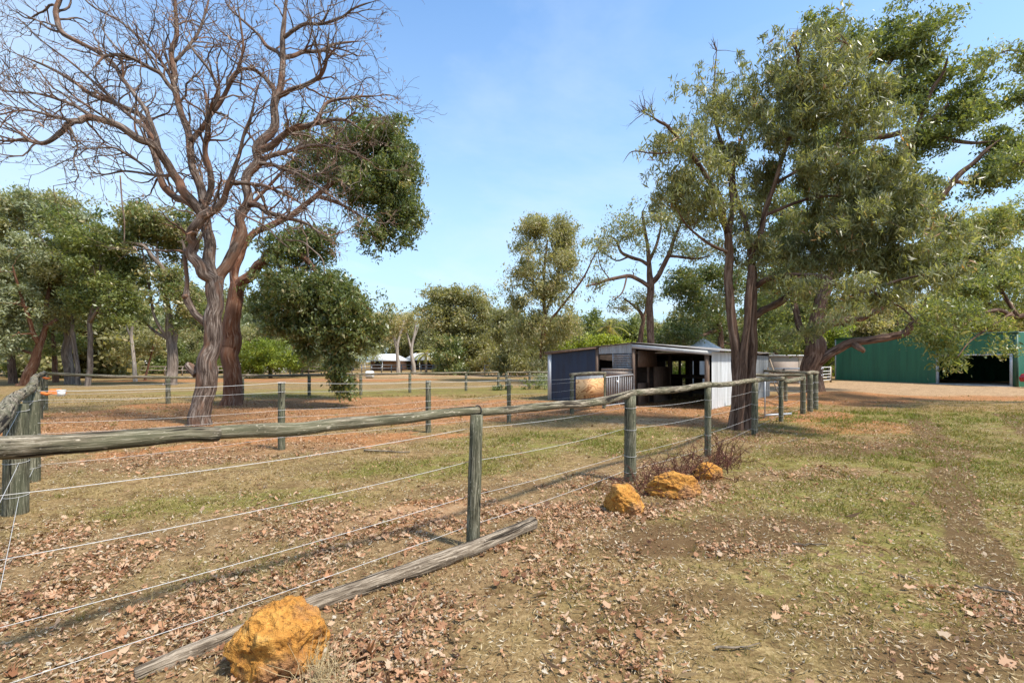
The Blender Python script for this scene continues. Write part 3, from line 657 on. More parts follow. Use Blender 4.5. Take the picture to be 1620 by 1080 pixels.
# ------------------------------------------------------------------ stable
def stable():
    ang = math.atan2(-.642, .767)
    s = thing('stable', 'low stable with navy blue wall, open bay and pale iron end wall', 'stable', (1.5, 19.6, 0), ang)
    W, Dp = 6.4, 8.0
    zr = lambda u: 1.94+(2.22-1.94)*u/3.75 if u < 3.75 else 2.22+(1.93-2.22)*(u-3.75)/(W-3.75)
    def bx(name, mat, *boxes, label=None, smooth=False):
        b = Boxes()
        for q in boxes: b.box(*q)
        o = b.build(name, M[mat], s); 
        if label: o['label'] = label
        return o
    b = Boxes().corr((.12, 0), (2.18, 0), (0, 0), (zr(.12)-.05, zr(2.18)-.05), .14, .012, wave='rib'); b.build('wall', M['navy'], s)['label'] = 'navy blue ribbed wall'
    bx('corner_post', 'trimwhite', (-.02, -.05, 0, .14, .06, zr(0)-.05))
    bx('door_post', 'timber', (2.2, -.05, 0, 2.31, .06, zr(2.2)-.04))
    b = Boxes().corr((2.31, .0), (3.68, .0), (1.84, 1.86), (zr(2.31)-.01, zr(3.68)-.01), .076, .012); b.build('gable_sheet', M['galv'], s)
    lv = Boxes()
    for k in range(8): lv.hexa([(2.93, -.03, 1.31+k*.066), (3.66, -.03, 1.31+k*.066), (3.66, .01, 1.33+k*.066), (2.93, .01, 1.33+k*.066), (2.93, -.03, 1.345+k*.066), (3.66, -.03, 1.345+k*.066), (3.66, .01, 1.365+k*.066), (2.93, .01, 1.365+k*.066)])
    lv.box(2.9, -.035, 1.3, 2.93, .02, 1.84); lv.box(3.5, .015, 1.3, 3.7, .03, 1.84); lv.build('louvre', M['galv'], s)
    g = Boxes(); g.box(2.5, -.14, 1.24, 3.72, -.09, 1.3); g.box(2.5, -.14, 1.02, 3.72, -.11, 1.20)
    for k in range(17): x0 = 2.5+k*.0718; g.box(x0, -.12, .08, x0+.052, -.10, 1.235)
    g.box(2.5, -.10, .3, 3.72, -.07, .38)
    g.build('stable_gate', M['timber_grey'], s)
    bx('ridge_post', 'timber', (3.68, -.06, 0, 3.80, .07, 2.12))
    bx('bay_post', 'timber', (6.22, -.05, 0, 6.34, .07, 1.90))
    fs = Boxes(); fs.hexa([(3.70, -.10, zr(3.75)-.19), (6.46, -.10, zr(6.4)-.17), (6.46, -.075, zr(6.4)-.17), (3.70, -.075, zr(3.75)-.19), (3.70, -.10, zr(3.75)-.045), (6.46, -.10, zr(6.4)-.045), (6.46, -.075, zr(6.4)-.045), (3.70, -.075, zr(3.75)-.045)]); fs.build('fascia', M['trimwhite'], s)
    bg = Boxes(); bg.hexa([(-.12, -.12, zr(0)-.10), (2.3, -.12, zr(2.3)-.07), (2.3, -.08, zr(2.3)-.07), (-.12, -.08, zr(0)-.10), (-.12, -.12, zr(0)-.012), (2.3, -.12, zr(2.3)-.012), (2.3, -.08, zr(2.3)-.012), (-.12, -.08, zr(0)-.012)]); bg.build('barge_board', M['timber'], s)
    rf = Boxes(); rf.sheet((-.15, Dp+.1, zr(0)), (-.15, -.14, zr(0)), (3.75, -.14, 2.235), (3.75, Dp+.1, 2.235)); rf.sheet((3.75, Dp+.1, 2.235), (3.75, -.14, 2.235), (W+.25, -.14, zr(W)-.02), (W+.25, Dp+.1, zr(W)-.02))
    rf.build('roof', M['galv_roof'], s)
    # rafters
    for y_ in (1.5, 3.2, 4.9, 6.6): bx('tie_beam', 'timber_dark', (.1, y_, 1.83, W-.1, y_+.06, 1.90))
    # walls: left, back, right
    Boxes().corr((0, Dp), (0, .06), (0, 0), (1.9, 1.9), .076, .009).build('side_wall', M['galv_grey'], s)
    w = Boxes().corr((W, .08), (W, 2.6), (0, 0), (1.87, 1.87), .20, .006, wave='rib'); w.build('end_wall', M['galv_pale'], s)['label'] = 'pale upright iron sheets'
    Boxes().corr((W+.01, 2.62), (W+.01, 4.9), (0, 0), (1.85, 1.85), .20, .006, wave='rib').build('end_wall', M['galv_pale'], s)
    Boxes().corr((W+.06, 4.92), (W+.06, Dp), (0, 0), (1.82, 1.80), .12, .008).build('end_wall', M['galv_grey'], s)['label'] = 'weathered grey iron sheet at the far end'
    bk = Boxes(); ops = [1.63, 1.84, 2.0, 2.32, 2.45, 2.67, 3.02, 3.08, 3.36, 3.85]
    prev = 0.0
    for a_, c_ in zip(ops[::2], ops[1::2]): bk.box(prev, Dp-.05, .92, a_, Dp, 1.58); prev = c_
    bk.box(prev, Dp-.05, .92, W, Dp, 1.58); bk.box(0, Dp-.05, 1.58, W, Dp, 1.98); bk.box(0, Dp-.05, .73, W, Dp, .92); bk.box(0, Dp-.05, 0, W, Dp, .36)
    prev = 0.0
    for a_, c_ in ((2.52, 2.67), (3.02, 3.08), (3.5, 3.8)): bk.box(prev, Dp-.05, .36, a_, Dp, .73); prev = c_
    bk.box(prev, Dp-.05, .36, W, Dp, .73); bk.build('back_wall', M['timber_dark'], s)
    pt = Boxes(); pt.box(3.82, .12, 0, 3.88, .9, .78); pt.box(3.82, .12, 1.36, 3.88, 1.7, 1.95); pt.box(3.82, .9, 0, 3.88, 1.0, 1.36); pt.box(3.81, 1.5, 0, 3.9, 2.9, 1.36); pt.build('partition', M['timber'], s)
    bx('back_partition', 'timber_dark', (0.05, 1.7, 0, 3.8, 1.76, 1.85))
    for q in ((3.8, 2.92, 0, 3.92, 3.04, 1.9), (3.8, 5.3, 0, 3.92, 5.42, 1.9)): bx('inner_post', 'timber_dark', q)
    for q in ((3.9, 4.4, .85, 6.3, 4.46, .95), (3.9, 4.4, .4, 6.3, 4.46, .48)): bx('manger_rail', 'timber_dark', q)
stable()
def plank(p, q, w, label):
    b = Boxes().bar(p, q, w, .03); tag(b.build('leaning_plank', M['oldtimber']), label, 'plank', 'planks leaning on the stable end')
M['oldtimber'] = plain_mat('old_timber', (.34, .25, .17), .85, 0, .4, 8)
plank([11.35, 20.3, 0], [10.95, 20.6, 1.3], .16, 'dark leaning plank against the grey sheet')
plank([11.9, 21.1, 0], [11.45, 21.5, 1.9], .18, 'taller pale leaning plank at the stable corner')

# yard gate, plywood panel
yg = thing('yard_gate_frame', 'short post and rail hurdle holding an orange-grained plywood sheet before the blue wall', 'hurdle')
post_part(yg, 3.05, 15.9, 1.14, .06)
rail_part(yg, [[1.72, 14.15, 1.17], [2.4, 15.0, 1.18], [3.1, 15.95, 1.16]], [.05, .055, .05], 91)
u_ = nrm(np.array([3.05-1.77, 15.9-14.2, 0])); o_ = np.array([1.77, 14.2, 0])+u_*.12+np.array([.05, -.03, 0])
def panel(name, a, b, z0, z1, mat, th=.016):
    a, b = np.array(a, float), np.array(b, float); d = nrm(b-a); n = np.array([d[1], -d[0], 0])*th
    q = Boxes().hexa([(*(a+n)[:2], z0), (*(b+n)[:2], z0), (*b[:2], z0), (*a[:2], z0), (*(a+n)[:2], z1), (*(b+n)[:2], z1), (*b[:2], z1), (*a[:2], z1)]); return q.build(name, M[mat], yg)
panel('plywood_sheet', o_, o_+u_*1.82, .42, 1.02, 'ply')
Boxes().corr((o_+u_*.02)[:2], (o_+u_*1.8)[:2], (1.0, 1.0), (1.11, 1.11), .076, .01).build('iron_strip', M['galv'], yg)
tg = thing('tube_gate', 'galvanised tube gate with upright bars and a white tag, standing ajar by the stable door', 'gate')
g0, g1 = np.array([2.98, 15.85, 0]), np.array([4.30, 16.95, 0]); gu = g1-g0
tb = Tubes(); fr = [g0+[0, 0, .08], g0+[0, 0, .98], g0+gu*.03+[0, 0, 1.03], g1-gu*.03+[0, 0, 1.1], g1+[0, 0, 1.05], g1+[0, 0, .14]]
tb.tube(fr+[fr[0]], [.019]*7, 10); tb.tube([g0+gu*.5+[0, 0, .1], g0+gu*.5+[0, 0, 1.06]], [.016]*2, 8); tb.build('frame', M['galv'], tg)
tb = Tubes()
for k in range(1, 14):
    if k != 7: p = g0+gu*k/14; tb.tube([p+[0, 0, .11], p+[0, 0, 1.03]], [.006]*2, 6)
tb.build('bars', M['galv'], tg)
tb = Tubes(); p = g0+gu*.46+[0, -.03, .82]; tb.tube([p, p+[0, 0, .03], p+[0, 0, .08], p+[0, 0, .1]], [.01, .035, .035, .01], 10); tb.build('tag', M['whitepaint'], tg)

# water tank behind the stable
wt = thing('water_tank', 'round iron tank with a pale conical roof rising behind the stable', 'water tank', (12.75, 32, 0))
a = np.linspace(0, 2*math.pi, 49)
tb = Tubes(); zz = np.linspace(0, 2.4, 49); tb.tube(np.stack([0*zz, 0*zz, zz], -1), 1.0+.015*np.sin(zz*60), 40); tb.build('tank_wall', M['galv'], wt)
V = [(0, 0, 3.12)]+[(1.12*math.cos(q)*(1+.01*(k % 2)), 1.12*math.sin(q)*(1+.01*(k % 2)), 2.42) for k, q in enumerate(a[:-1])]
build('roof', V, [np.array([(0, k+1, (k+1) % 48+1) for k in range(48)])], M['galv_pale'], wt)

# ------------------------------------------------------------------ green machinery shed
def shed():
    ang = math.atan2(-12.5, 2.7); W, Dp = 12.79, 9.0
    s = thing('machinery_shed', 'large dark green steel shed with one wide open doorway', 'shed', (28.3, 42, 0), ang)
    zt = lambda u: 3.55-.18*u/W
    def corr(name, mat, p, q, zb, z_):
        return Boxes().corr(p, q, zb, z_, .38, .03, wave='rib').build(name, M[mat], s)
    corr('front_wall', 'green', (.05, 0), (8.25, 0), (0, 0), (zt(0), zt(8.25)))
    corr('front_wall', 'green', (8.27, 0), (12.58, 0), (2.02, 2.02), (zt(8.25), zt(12.6)))
    def bx(name, mat, *bb):
        b = Boxes()
        for q in bb: b.box(*q)
        return b.build(name, M[mat], s)
    bx('door_frame', 'trimwhite', (8.20, -.06, 0, 8.32, .08, 2.06), (12.46, -.06, 0, 12.60, .08, 2.06), (8.319, -.05, 1.96, 12.461, .06, 2.04))
    bx('corner_trim', 'trimwhite', (-.03, -.05, 0, .06, .05, 3.5)); bx('corner_trim', 'green_trim', (12.62, -.06, 0, 12.84, .08, 3.38))
    cp = Boxes(); cp.hexa([(-.08, -.10, zt(0)-.06), (W+.1, -.10, zt(W)-.06), (W+.1, .02, zt(W)-.06), (-.08, .02, zt(0)-.06), (-.08, -.10, zt(0)+.05), (W+.1, -.10, zt(W)+.05), (W+.1, .02, zt(W)+.05), (-.08, .02, zt(0)+.05)]); cp.build('gutter', M['green_trim'], s)
    rf = Boxes(); rf.sheet((0, .02, zt(0)), (W, .02, zt(W)), (W, Dp, zt(W)+.1), (0, Dp, zt(0)+.1), .2, .02); rf.build('roof', M['galv_pale'], s)
    corr('end_wall', 'green', (W, 0.1), (W, Dp), (0, 0), (zt(W), zt(W)+.08)); corr('end_wall', 'green', (0, Dp), (0, .05), (0, 0), (zt(0)+.08, zt(0)))
    corr('back_wall', 'green', (W, Dp), (0, Dp), (0, 0), (zt(W)+.08, zt(0)+.08))
    bx('slab', 'concrete', (8.2, -.7, -.1, 12.7, Dp-.1, .035))
    bx('workbench', 'timber', (9.6, 5.0, .85, 12.3, 5.6, .92), (9.7, 5.05, .03, 9.8, 5.15, .85), (12.1, 5.05, .03, 12.2, 5.15, .85), (9.7, 5.1, .4, 12.2, 5.55, .45))
    bx('cabinet', 'timber_grey', (10.0, 6.4, .03, 12.2, 7.0, 1.7))
shed()
# small cream outbuilding between the trunks
cb = thing('cream_outbuilding', 'small cream outbuilding with taupe roller door between the stable and the big tree', 'outbuilding', (18.0, 33.6, 0), -.12)
Boxes().box(0, 0, 0, 3.3, 3, 1.93).build('wall', M['cream'], cb)
Boxes().box(.25, -.03, 0, 1.9, -.003, 1.55).build('door', M['taupe'], cb)
Boxes().box(-.1, -.12, 1.93, 3.4, 3.1, 2.02).build('roof', M['galv_pale'], cb)
Boxes().corr((1.95, -.02), (3.3, -.02), (0, 0), (1.9, 1.9), .15, .012, wave='rib').build('cladding', M['cream'], cb)
wr = thing('white_rail_fence', 'white painted rails in front of the cream outbuilding', 'fence')
for x_, y_ in ((14.2, 27.2), (15.6, 27.6), (17.0, 28.0), (18.3, 28.4)): Boxes().box(x_-.05, y_-.05, 0, x_+.05, y_+.05, 1.15).build('post', M['timber'], wr)
for z_ in (1.15, .75, .4): Boxes().bar((14.1, 27.15, z_), (18.4, 28.4, z_), .04, .09).build('rail', M['whitepaint'], wr)
wg = thing('farm_gate', 'white five-bar gate at the left corner of the green shed', 'gate')
b = Boxes()
for z_ in (.2, .42, .64, .86, 1.15): b.bar((21.6, 33.9, z_), (24.0, 36.2, z_), .035, .05)
b.bar((21.62, 33.92, .15), (21.62, 33.92, 1.2), .04, .04); b.bar((23.98, 36.18, .15), (23.98, 36.18, 1.2), .04, .04); b.build('frame', M['whitepaint'], wg)
for q in ((24.05, 36.25), (21.55, 33.85)): Boxes().bar((*q, 0), (*q, 1.2), .1, .1).build('post', M['oldtimber'], wg)

# red car nosing in at the right edge
def car():
    c = thing('parked_car', 'dark red parked car just showing at the right edge beyond the green shed', 'car', (32.55, 28.0, 0), 0)
    prof = [(-2.1, .35), (-2.15, .62), (-2.0, .82), (-1.2, .92), (-.6, 1.38), (.9, 1.42), (1.6, .98), (2.05, .9), (2.15, .6), (2.1, .35)]
    V = [(x_, y_*(1 if z_ < 1 else .82), z_) for y_ in (-.85, .85) for x_, z_ in prof]; n = len(prof)
    Q = [(k, (k+1) % n, n+(k+1) % n, n+k) for k in range(n)]
    o = build('body', V, [np.array(Q), np.array([list(range(n))[::-1], list(range(n, 2*n))])], M['redpaint'], c)
    m = o.modifiers.new('bevel', 'BEVEL'); m.width = .06; m.segments = 3
    w = [(-1.1, .95), (-.58, 1.32), (.85, 1.36), (1.4, .98)]
    V = [(x_, y_, z_) for y_ in (-.87, -.80) for x_, z_ in w]
    build('side_window', V, [np.array([(0, 1, 2, 3), (7, 6, 5, 4), (0, 4, 5, 1), (1, 5, 6, 2), (2, 6, 7, 3), (3, 7, 4, 0)])], M['glass'], c)
    for x_ in (-1.35, 1.35):
        for y_ in (-.82, .82):
            tb = Tubes(); tb.tube([[x_, y_-.11, .32], [x_, y_-.1, .32], [x_, y_+.1, .32], [x_, y_+.11, .32]], [.27, .32, .32, .27], 24); wl = tb.build('wheel', M['rubber'], c)
            tb = Tubes(); tb.tube([[x_, y_-.125, .32], [x_, y_+.125, .32]], [.17, .17], 16); tb.build('rim', M['galv'], wl)
car()

# ------------------------------------------------------------------ things far across the paddock
def house(name, label, x0, x1, d, zr, ze, depth=7, wallm='brick'):
    h = thing(name, label, 'house', (x0, d, 0)); W = x1-x0
    Boxes().box(.4, 1.8, 0, W-.4, depth, ze).build('wall', M[wallm], h)
    b = Boxes(); b.hexa([(-.4, -.2, ze-.1), (W+.4, -.2, ze-.1), (W+.4, depth+.4, ze-.1), (-.4, depth+.4, ze-.1), (1.5, depth*.5-.2, zr), (W-1.5, depth*.5-.2, zr), (W-1.5, depth*.5+.2, zr), (1.5, depth*.5+.2, zr)]); b.build('roof', M['whitepaint'], h)
    for k in range(int(W/2.4)+1):
        x_ = k*W/int(W/2.4); Boxes().box(x_-.06, 0, 0, x_+.06, .12, ze-.1).build('verandah_post', M['whitepaint'], h)
    for k in range(int(W/3)):
        x_ = 1.2+k*3; f = Boxes().box(x_, 1.74, .8, x_+1.1, 1.797, 1.9).build('window', M['glass'], h)
house('homestead', 'white-roofed house with dark verandah beyond the hanging branches', -24.5, -18.7, 80, 2.9, 1.8)
house('homestead', 'white-roofed house behind the yellow palm', -19.9, -11.0, 88, 3.2, 1.9, wallm='timber_dark')
def simple_rail(name, label, pts, h, n, mat='oldtimber', rails=(1.0, .6)):
    t = thing(name, label, 'fence'); pts = [np.array(p, float) for p in pts]
    for a_, c_ in zip(pts[:-1], pts[1:]):
        for k in range(n):
            q = a_+(c_-a_)*k/n; Boxes().box(q[0]-.06, q[1]-.06, 0, q[0]+.06, q[1]+.06, h).build('post', M[mat], t)
    for a_, c_ in zip(pts[:-1], pts[1:]):
        for z_ in rails: Boxes().bar((a_[0], a_[1]-.09, h*z_), (c_[0], c_[1]-.09, h*z_), .05, .09).build('rail', M[mat], t)
    return t
simple_rail('yard_rails', 'grey yard rails in front of the two white-roofed houses', [(-22, 66), (-12.5, 66), (-6.5, 64)], 1.1, 7, 'galv_grey')
simple_rail('yard_rails', 'grey rails under the trees far left beyond the paddock', [(-62, 56), (-20, 52)], 1.0, 20, 'timber_grey')
simple_rail('yard_rails', 'pale rails behind the middle bushes left of the stable', [(-3.2, 56), (3.0, 58)], 1.15, 4, 'timber_grey')
# long white wall at far left
ww = thing('white_wall', 'long low white wall seen between the trunks at far left', 'wall')
Boxes().bar((-72, 66, .95), (-50, 66, .95), .25, 1.9).build('wall', M['whitepaint'], ww); Boxes().bar((-72, 66, 1.93), (-50, 66, 1.93), .35, .06).build('coping', M['concrete'], ww)
ww = thing('white_wall', 'lower white wall broken by bushes behind the pale trunk', 'wall')
Boxes().bar((-47, 64, .75), (-30, 64, .75), .25, 1.5).build('wall', M['whitepaint'], ww); Boxes().bar((-47, 64, 1.53), (-30, 64, 1.53), .35, .05).build('coping', M['concrete'], ww)
# orange trough and white tub on the straw at the left
x_, y_ = gd(88, 623)
tr = thing('feed_trough', 'orange plastic trough upturned on the straw at far left', 'trough', (x_, y_, 0))
V = [(-.3, -.2, 0), (.3, -.2, 0), (.3, .2, 0), (-.3, .2, 0), (-.2, -.13, .24), (.2, -.13, .24), (.2, .13, .24), (-.2, .13, .24)]
o = Boxes().hexa(V).build('shell', M['orange'], tr); m = o.modifiers.new('bevel', 'BEVEL'); m.width = .05; m.segments = 3
Boxes().box(-.33, -.23, 0, .33, .23, .04).build('rim', M['orange'], tr)
x_, y_ = gd(97, 627); t_ = thing('bucket', 'small white bucket beside the orange trough', 'bucket', (x_, y_, 0))
tb = Tubes(); tb.tube([[0, 0, 0], [0, 0, .28]], [.12, .15], 16); tb.build('pail', M['whitepaint'], t_); tb = Tubes(); tb.tube([[0, 0, .27], [0, 0, .30]], [.165, .165], 16); tb.build('rim', M['whitepaint'], t_)
x_, y_ = gd(585, 598); t_ = thing('plastic_drum', 'white drum lying out on the far paddock in front of the houses', 'drum', (x_, y_, 0))
tb = Tubes(); tb.tube([[-.35, 0, .35], [-.3, 0, .35], [.3, 0, .35], [.35, 0, .35]], [.3, .34, .34, .3], 20); tb.build('shell', M['whitepaint'], t_)
tb = Tubes(); tb.tube([[.33, 0, .48], [.38, 0, .48]], [.05, .05], 10); tb.build('cap', M['concrete'], t_)
x_, y_ = gd(551, 600); t_ = thing('hay_bale', 'brown block of hay near the hanging branch on the far paddock', 'hay', (x_, y_, 0))
o = Boxes().box(-.7, -.4, 0, .5, .4, .55).build('bale', M['oldtimber'], t_); m = o.modifiers.new('bevel', 'BEVEL'); m.width = .06; m.segments = 2
Boxes().box(-.35, -.415, .0, -.31, .415, .565).build('twine', M['orange'], t_)
#TREES
# ------------------------------------------------------------------ trees
class Tree:
    def __init__(s, seed, k=.84, th=2.2):
        s.k = k; s.th = th; s.snap = False; s.r = np.random.default_rng(seed); s.tb = Tubes(); s.P = []; s.D = []; s.R = []; s.seed = seed
    def limb(s, pts, ns=10, per=5, wob=.25, rough=.07, rec=True):
        """pts: list of (xyz, radius)"""
        Q = crom(np.array([[*p, r] for p, r in pts]), per)
        Q[:, 3] = np.maximum(Q[:, 3]*s.k*np.clip(.72+Q[:, 3]*s.th, .72, 1), .002)
        n = len(Q); t = np.arange(n)/max(per, 1)*1.3; w = np.stack([vn(t, s.r.random()*90+0*t, 0, 5+k)-.5 for k in range(3)], -1)*2.4
        g = np.gradient(Q[:, :3], axis=0); g /= np.maximum(np.linalg.norm(g, axis=1), 1e-9)[:, None]; w -= g*np.sum(w*g, 1)[:, None]
        e = np.minimum(np.arange(n), 3)/3.; Q[:, :3] += w*(Q[:, 3]*wob*1.6*e)[:, None]
        if s.snap:
            PP = np.array(s.P); dd = np.linalg.norm(PP-Q[0, :3], axis=1)+10*(np.array(s.R) < Q[0, 3]*.6); j = int(np.argmin(dd))
            if dd[j] < 1.2:
                wt = np.clip(1-np.arange(n)/max(3, n*.45), 0, 1)**1.5; Q[:, :3] += (PP[j]-Q[0, :3])*wt[:, None]
                Q[:4, 3] = np.minimum(Q[:4, 3], s.R[j]*.95)
            m = max(2, n//6); Q[-m:, 3] *= np.linspace(1, .3, m)
        s.tb.tube(Q[:, :3], Q[:, 3], ns, rough, seed=int(s.r.integers(90)))
        if rec:
            d = np.gradient(Q[:, :3], axis=0); d /= np.maximum(np.linalg.norm(d, axis=1), 1e-9)[:, None]
            s.P += list(Q[:, :3]); s.D += list(d); s.R += list(Q[:, 3])
        return Q
    def grow(s, p, d, r, L, lev, up=.12, wob=.5, kids=(3, 5), seg=.17, spread=.9, shrink=.55, tips=None, bias=None, rmin=.0025):
        n = max(3, int(L/seg)); P = [p]; D = [d]
        for i in range(n):
            d = d+s.r.normal(0, wob, 3)*.35+np.array([0, 0, up*.35])
            if bias is not None: d = d+bias*.1
            d = d/np.linalg.norm(d); p = p+d*L/n; P.append(p); D.append(d)
        R = np.maximum(r*np.linspace(1, .28, n+1), rmin*.7)
        s.tb.tube(P, R, 5 if r > .012 else (4 if r > .006 else 3), cap=False, seed=int(s.r.integers(50)))
        s.P += P; s.D += D; s.R += list(R)
        if lev <= 0:
            if tips is not None: tips += P[n//2:]
            return
        for k in range(s.r.integers(kids[0], kids[1]+1)):
            i = s.r.integers(max(1, n//4), n+1); v = s.r.normal(0, 1, 3); v -= D[i]*np.dot(v, D[i]); v = v/np.linalg.norm(v)
            s.grow(P[i], nrm(D[i]+v*s.r.uniform(.5, spread)), max(R[i]*.68, rmin), L*shrink*s.r.uniform(.6, 1.3)*(1-.35*i/n), lev-1, up, wob, kids, seg, spread, shrink, tips, bias, rmin)
    def clumps(s, blobs, per_m3=1.0, thr=.40, nsc=1.1, seed=0, shell=.5):
        """blobs: (centre xyz, radii xyz, n)"""
        out = []
        for c, rad, n in blobs:
            c = np.array(c, float); rad = np.array(rad, float); m = int(n*2.2)
            d = s.r.normal(size=(m, 3)); d /= np.linalg.norm(d, axis=1)[:, None]
            k = 1+.62*(vn(d[:, 0]*2.7+s.seed, d[:, 1]*2.7+c[0], d[:, 2]*2.7+c[2], 3)-.5)*2
            q = c+d*rad*(s.r.random(m)**shell*k)[:, None]
            f = vn(q[:, 0]/nsc, q[:, 1]/nsc, q[:, 2]/nsc, s.seed+seed)
            q = q[f > thr]; out.append(q[:n])
        return np.concatenate(out)
    def connect(s, Cp, r0=.02, rmin=.004, sag=.1, maxd=99):
        P = np.array(s.P); R = np.array(s.R)
        D0 = np.array([np.min(np.sum((P-c)**2, 1)) for c in Cp]); order = np.argsort(D0)
        PP = list(P); RR = list(R); cap = len(PP)
        arr = np.empty((len(PP)+len(Cp)*5+10, 3)); arr[:len(PP)] = P; rr = np.empty(len(arr)); rr[:len(PP)] = R; n = len(PP)
        for i in order:
            c = Cp[i]; d2 = np.sum((arr[:n]-c)**2, 1)+(arr[:n, 2] > c[2]+.2)*.3
            k = int(np.argmin(d2)); a = arr[k]; dist = np.linalg.norm(c-a)
            if dist < .05 or dist > maxd: continue
            ra = min(max(rr[k]*.7, rmin), r0*(.5+dist*.5)); m = max(2, min(5, int(dist/.25)+1))
            t = np.linspace(0, 1, m+1)[:, None]; b = s.r.normal(0, .09*dist, (m+1, 3))*np.sin(t*math.pi)
            Q = a*(1-t)+c*t+b+np.array([0, 0, 1])*np.sin(t*math.pi)*sag*dist
            rad = np.linspace(ra, max(rmin*.6, ra*.35), m+1); s.tb.tube(Q, rad, 5 if ra > .02 else (4 if ra > .008 else 3), cap=False)
            arr[n:n+m] = Q[1:]; rr[n:n+m] = rad[1:]; n += m
    def finish(s, root, bark, crown_mat=None, leaves=None, crown='crown'):
        off = np.array(root.location); s.tb.build('trunk', M[bark], root, off)
        if leaves is not None: leaf_mesh(crown, leaves, M[crown_mat], root, off)

def leaves_at(r, Cp, n_each, rc, L, W, droop=.0, flat=.0, tvar=.16, cvar=.13, tmean=.45, drag=0.0):
    """leaf cards round clump centres -> (pos, axis, side, L, W, tint)"""
    m = len(Cp); n = m*n_each; c = np.repeat(Cp, n_each, 0)
    rcs = np.repeat(r.uniform(.7, 1.3, m)*rc, n_each)[:, None]
    g = r.normal(0, 1, (n, 3)); g[:, 2] *= .75; p = c+g*rcs*.62
    if drag: p[:, 2] -= np.abs(r.normal(0, drag, n))
    ax = r.normal(0, 1, (n, 3)); ax[:, 2] -= droop; ax /= np.linalg.norm(ax, axis=1)[:, None]
    sd = r.normal(0, 1, (n, 3)); sd[:, 2] *= (1-flat); sd -= ax*np.sum(ax*sd, 1)[:, None]; sd /= np.maximum(np.linalg.norm(sd, axis=1), 1e-6)[:, None]
    t = np.repeat(r.normal(tmean, cvar, m), n_each)+r.normal(0, tvar, n)
    s_ = np.clip(np.exp(r.normal(0, .32, n)), .45, 2.0)
    return p, ax, sd, L*s_, W*s_*r.uniform(.8, 1.2, n), np.clip(t, 0, 1)
def cat_leaves(*a): return tuple(np.concatenate([q[k] for q in a]) for k in range(6))
def leaf_mesh(name, lv, mat, parent, off):
    p, ax, sd, L, W, t = lv; n = len(p); nrmv = np.cross(ax, sd)
    a = p-ax*L[:, None]*.5; b = p+sd*W[:, None]*.5-ax*L[:, None]*.08+nrmv*W[:, None]*.12; c = p+ax*L[:, None]*.5; d = p-sd*W[:, None]*.5-ax*L[:, None]*.08+nrmv*W[:, None]*.12
    V = np.stack([a, b, c, d], 1).reshape(-1, 3)
    return build(name, V, [np.arange(4*n).reshape(n, 4)], mat, parent, {'tint': ('FLOAT', np.repeat(t, 4))}, False, off)

def pxl(pts, d, F0=F):
    """(px, py, r_px[, depth offset]) -> [(xyz, r_m)]"""
    out = []
    for q in pts:
        dd = d+(q[3] if len(q) > 3 else 0); out.append((at(q[0], q[1], dd), q[2]/F*dd))
    return out
def pxb(blobs, d):
    """(px, py, rx, rz, depth offset, depth radius m, n)"""
    return [(at(b[0], b[1], d+b[4]), (b[2]/F*(d+b[4]), b[5], b[3]/F*(d+b[4])), b[6]) for b in blobs]
def drift(pts, dz0, dz1):
    """spread a screen path through depth from dz0 to dz1"""
    n = len(pts); return [(*q[:3], dz0+(dz1-dz0)*k/(n-1)) for k, q in enumerate(pts)]

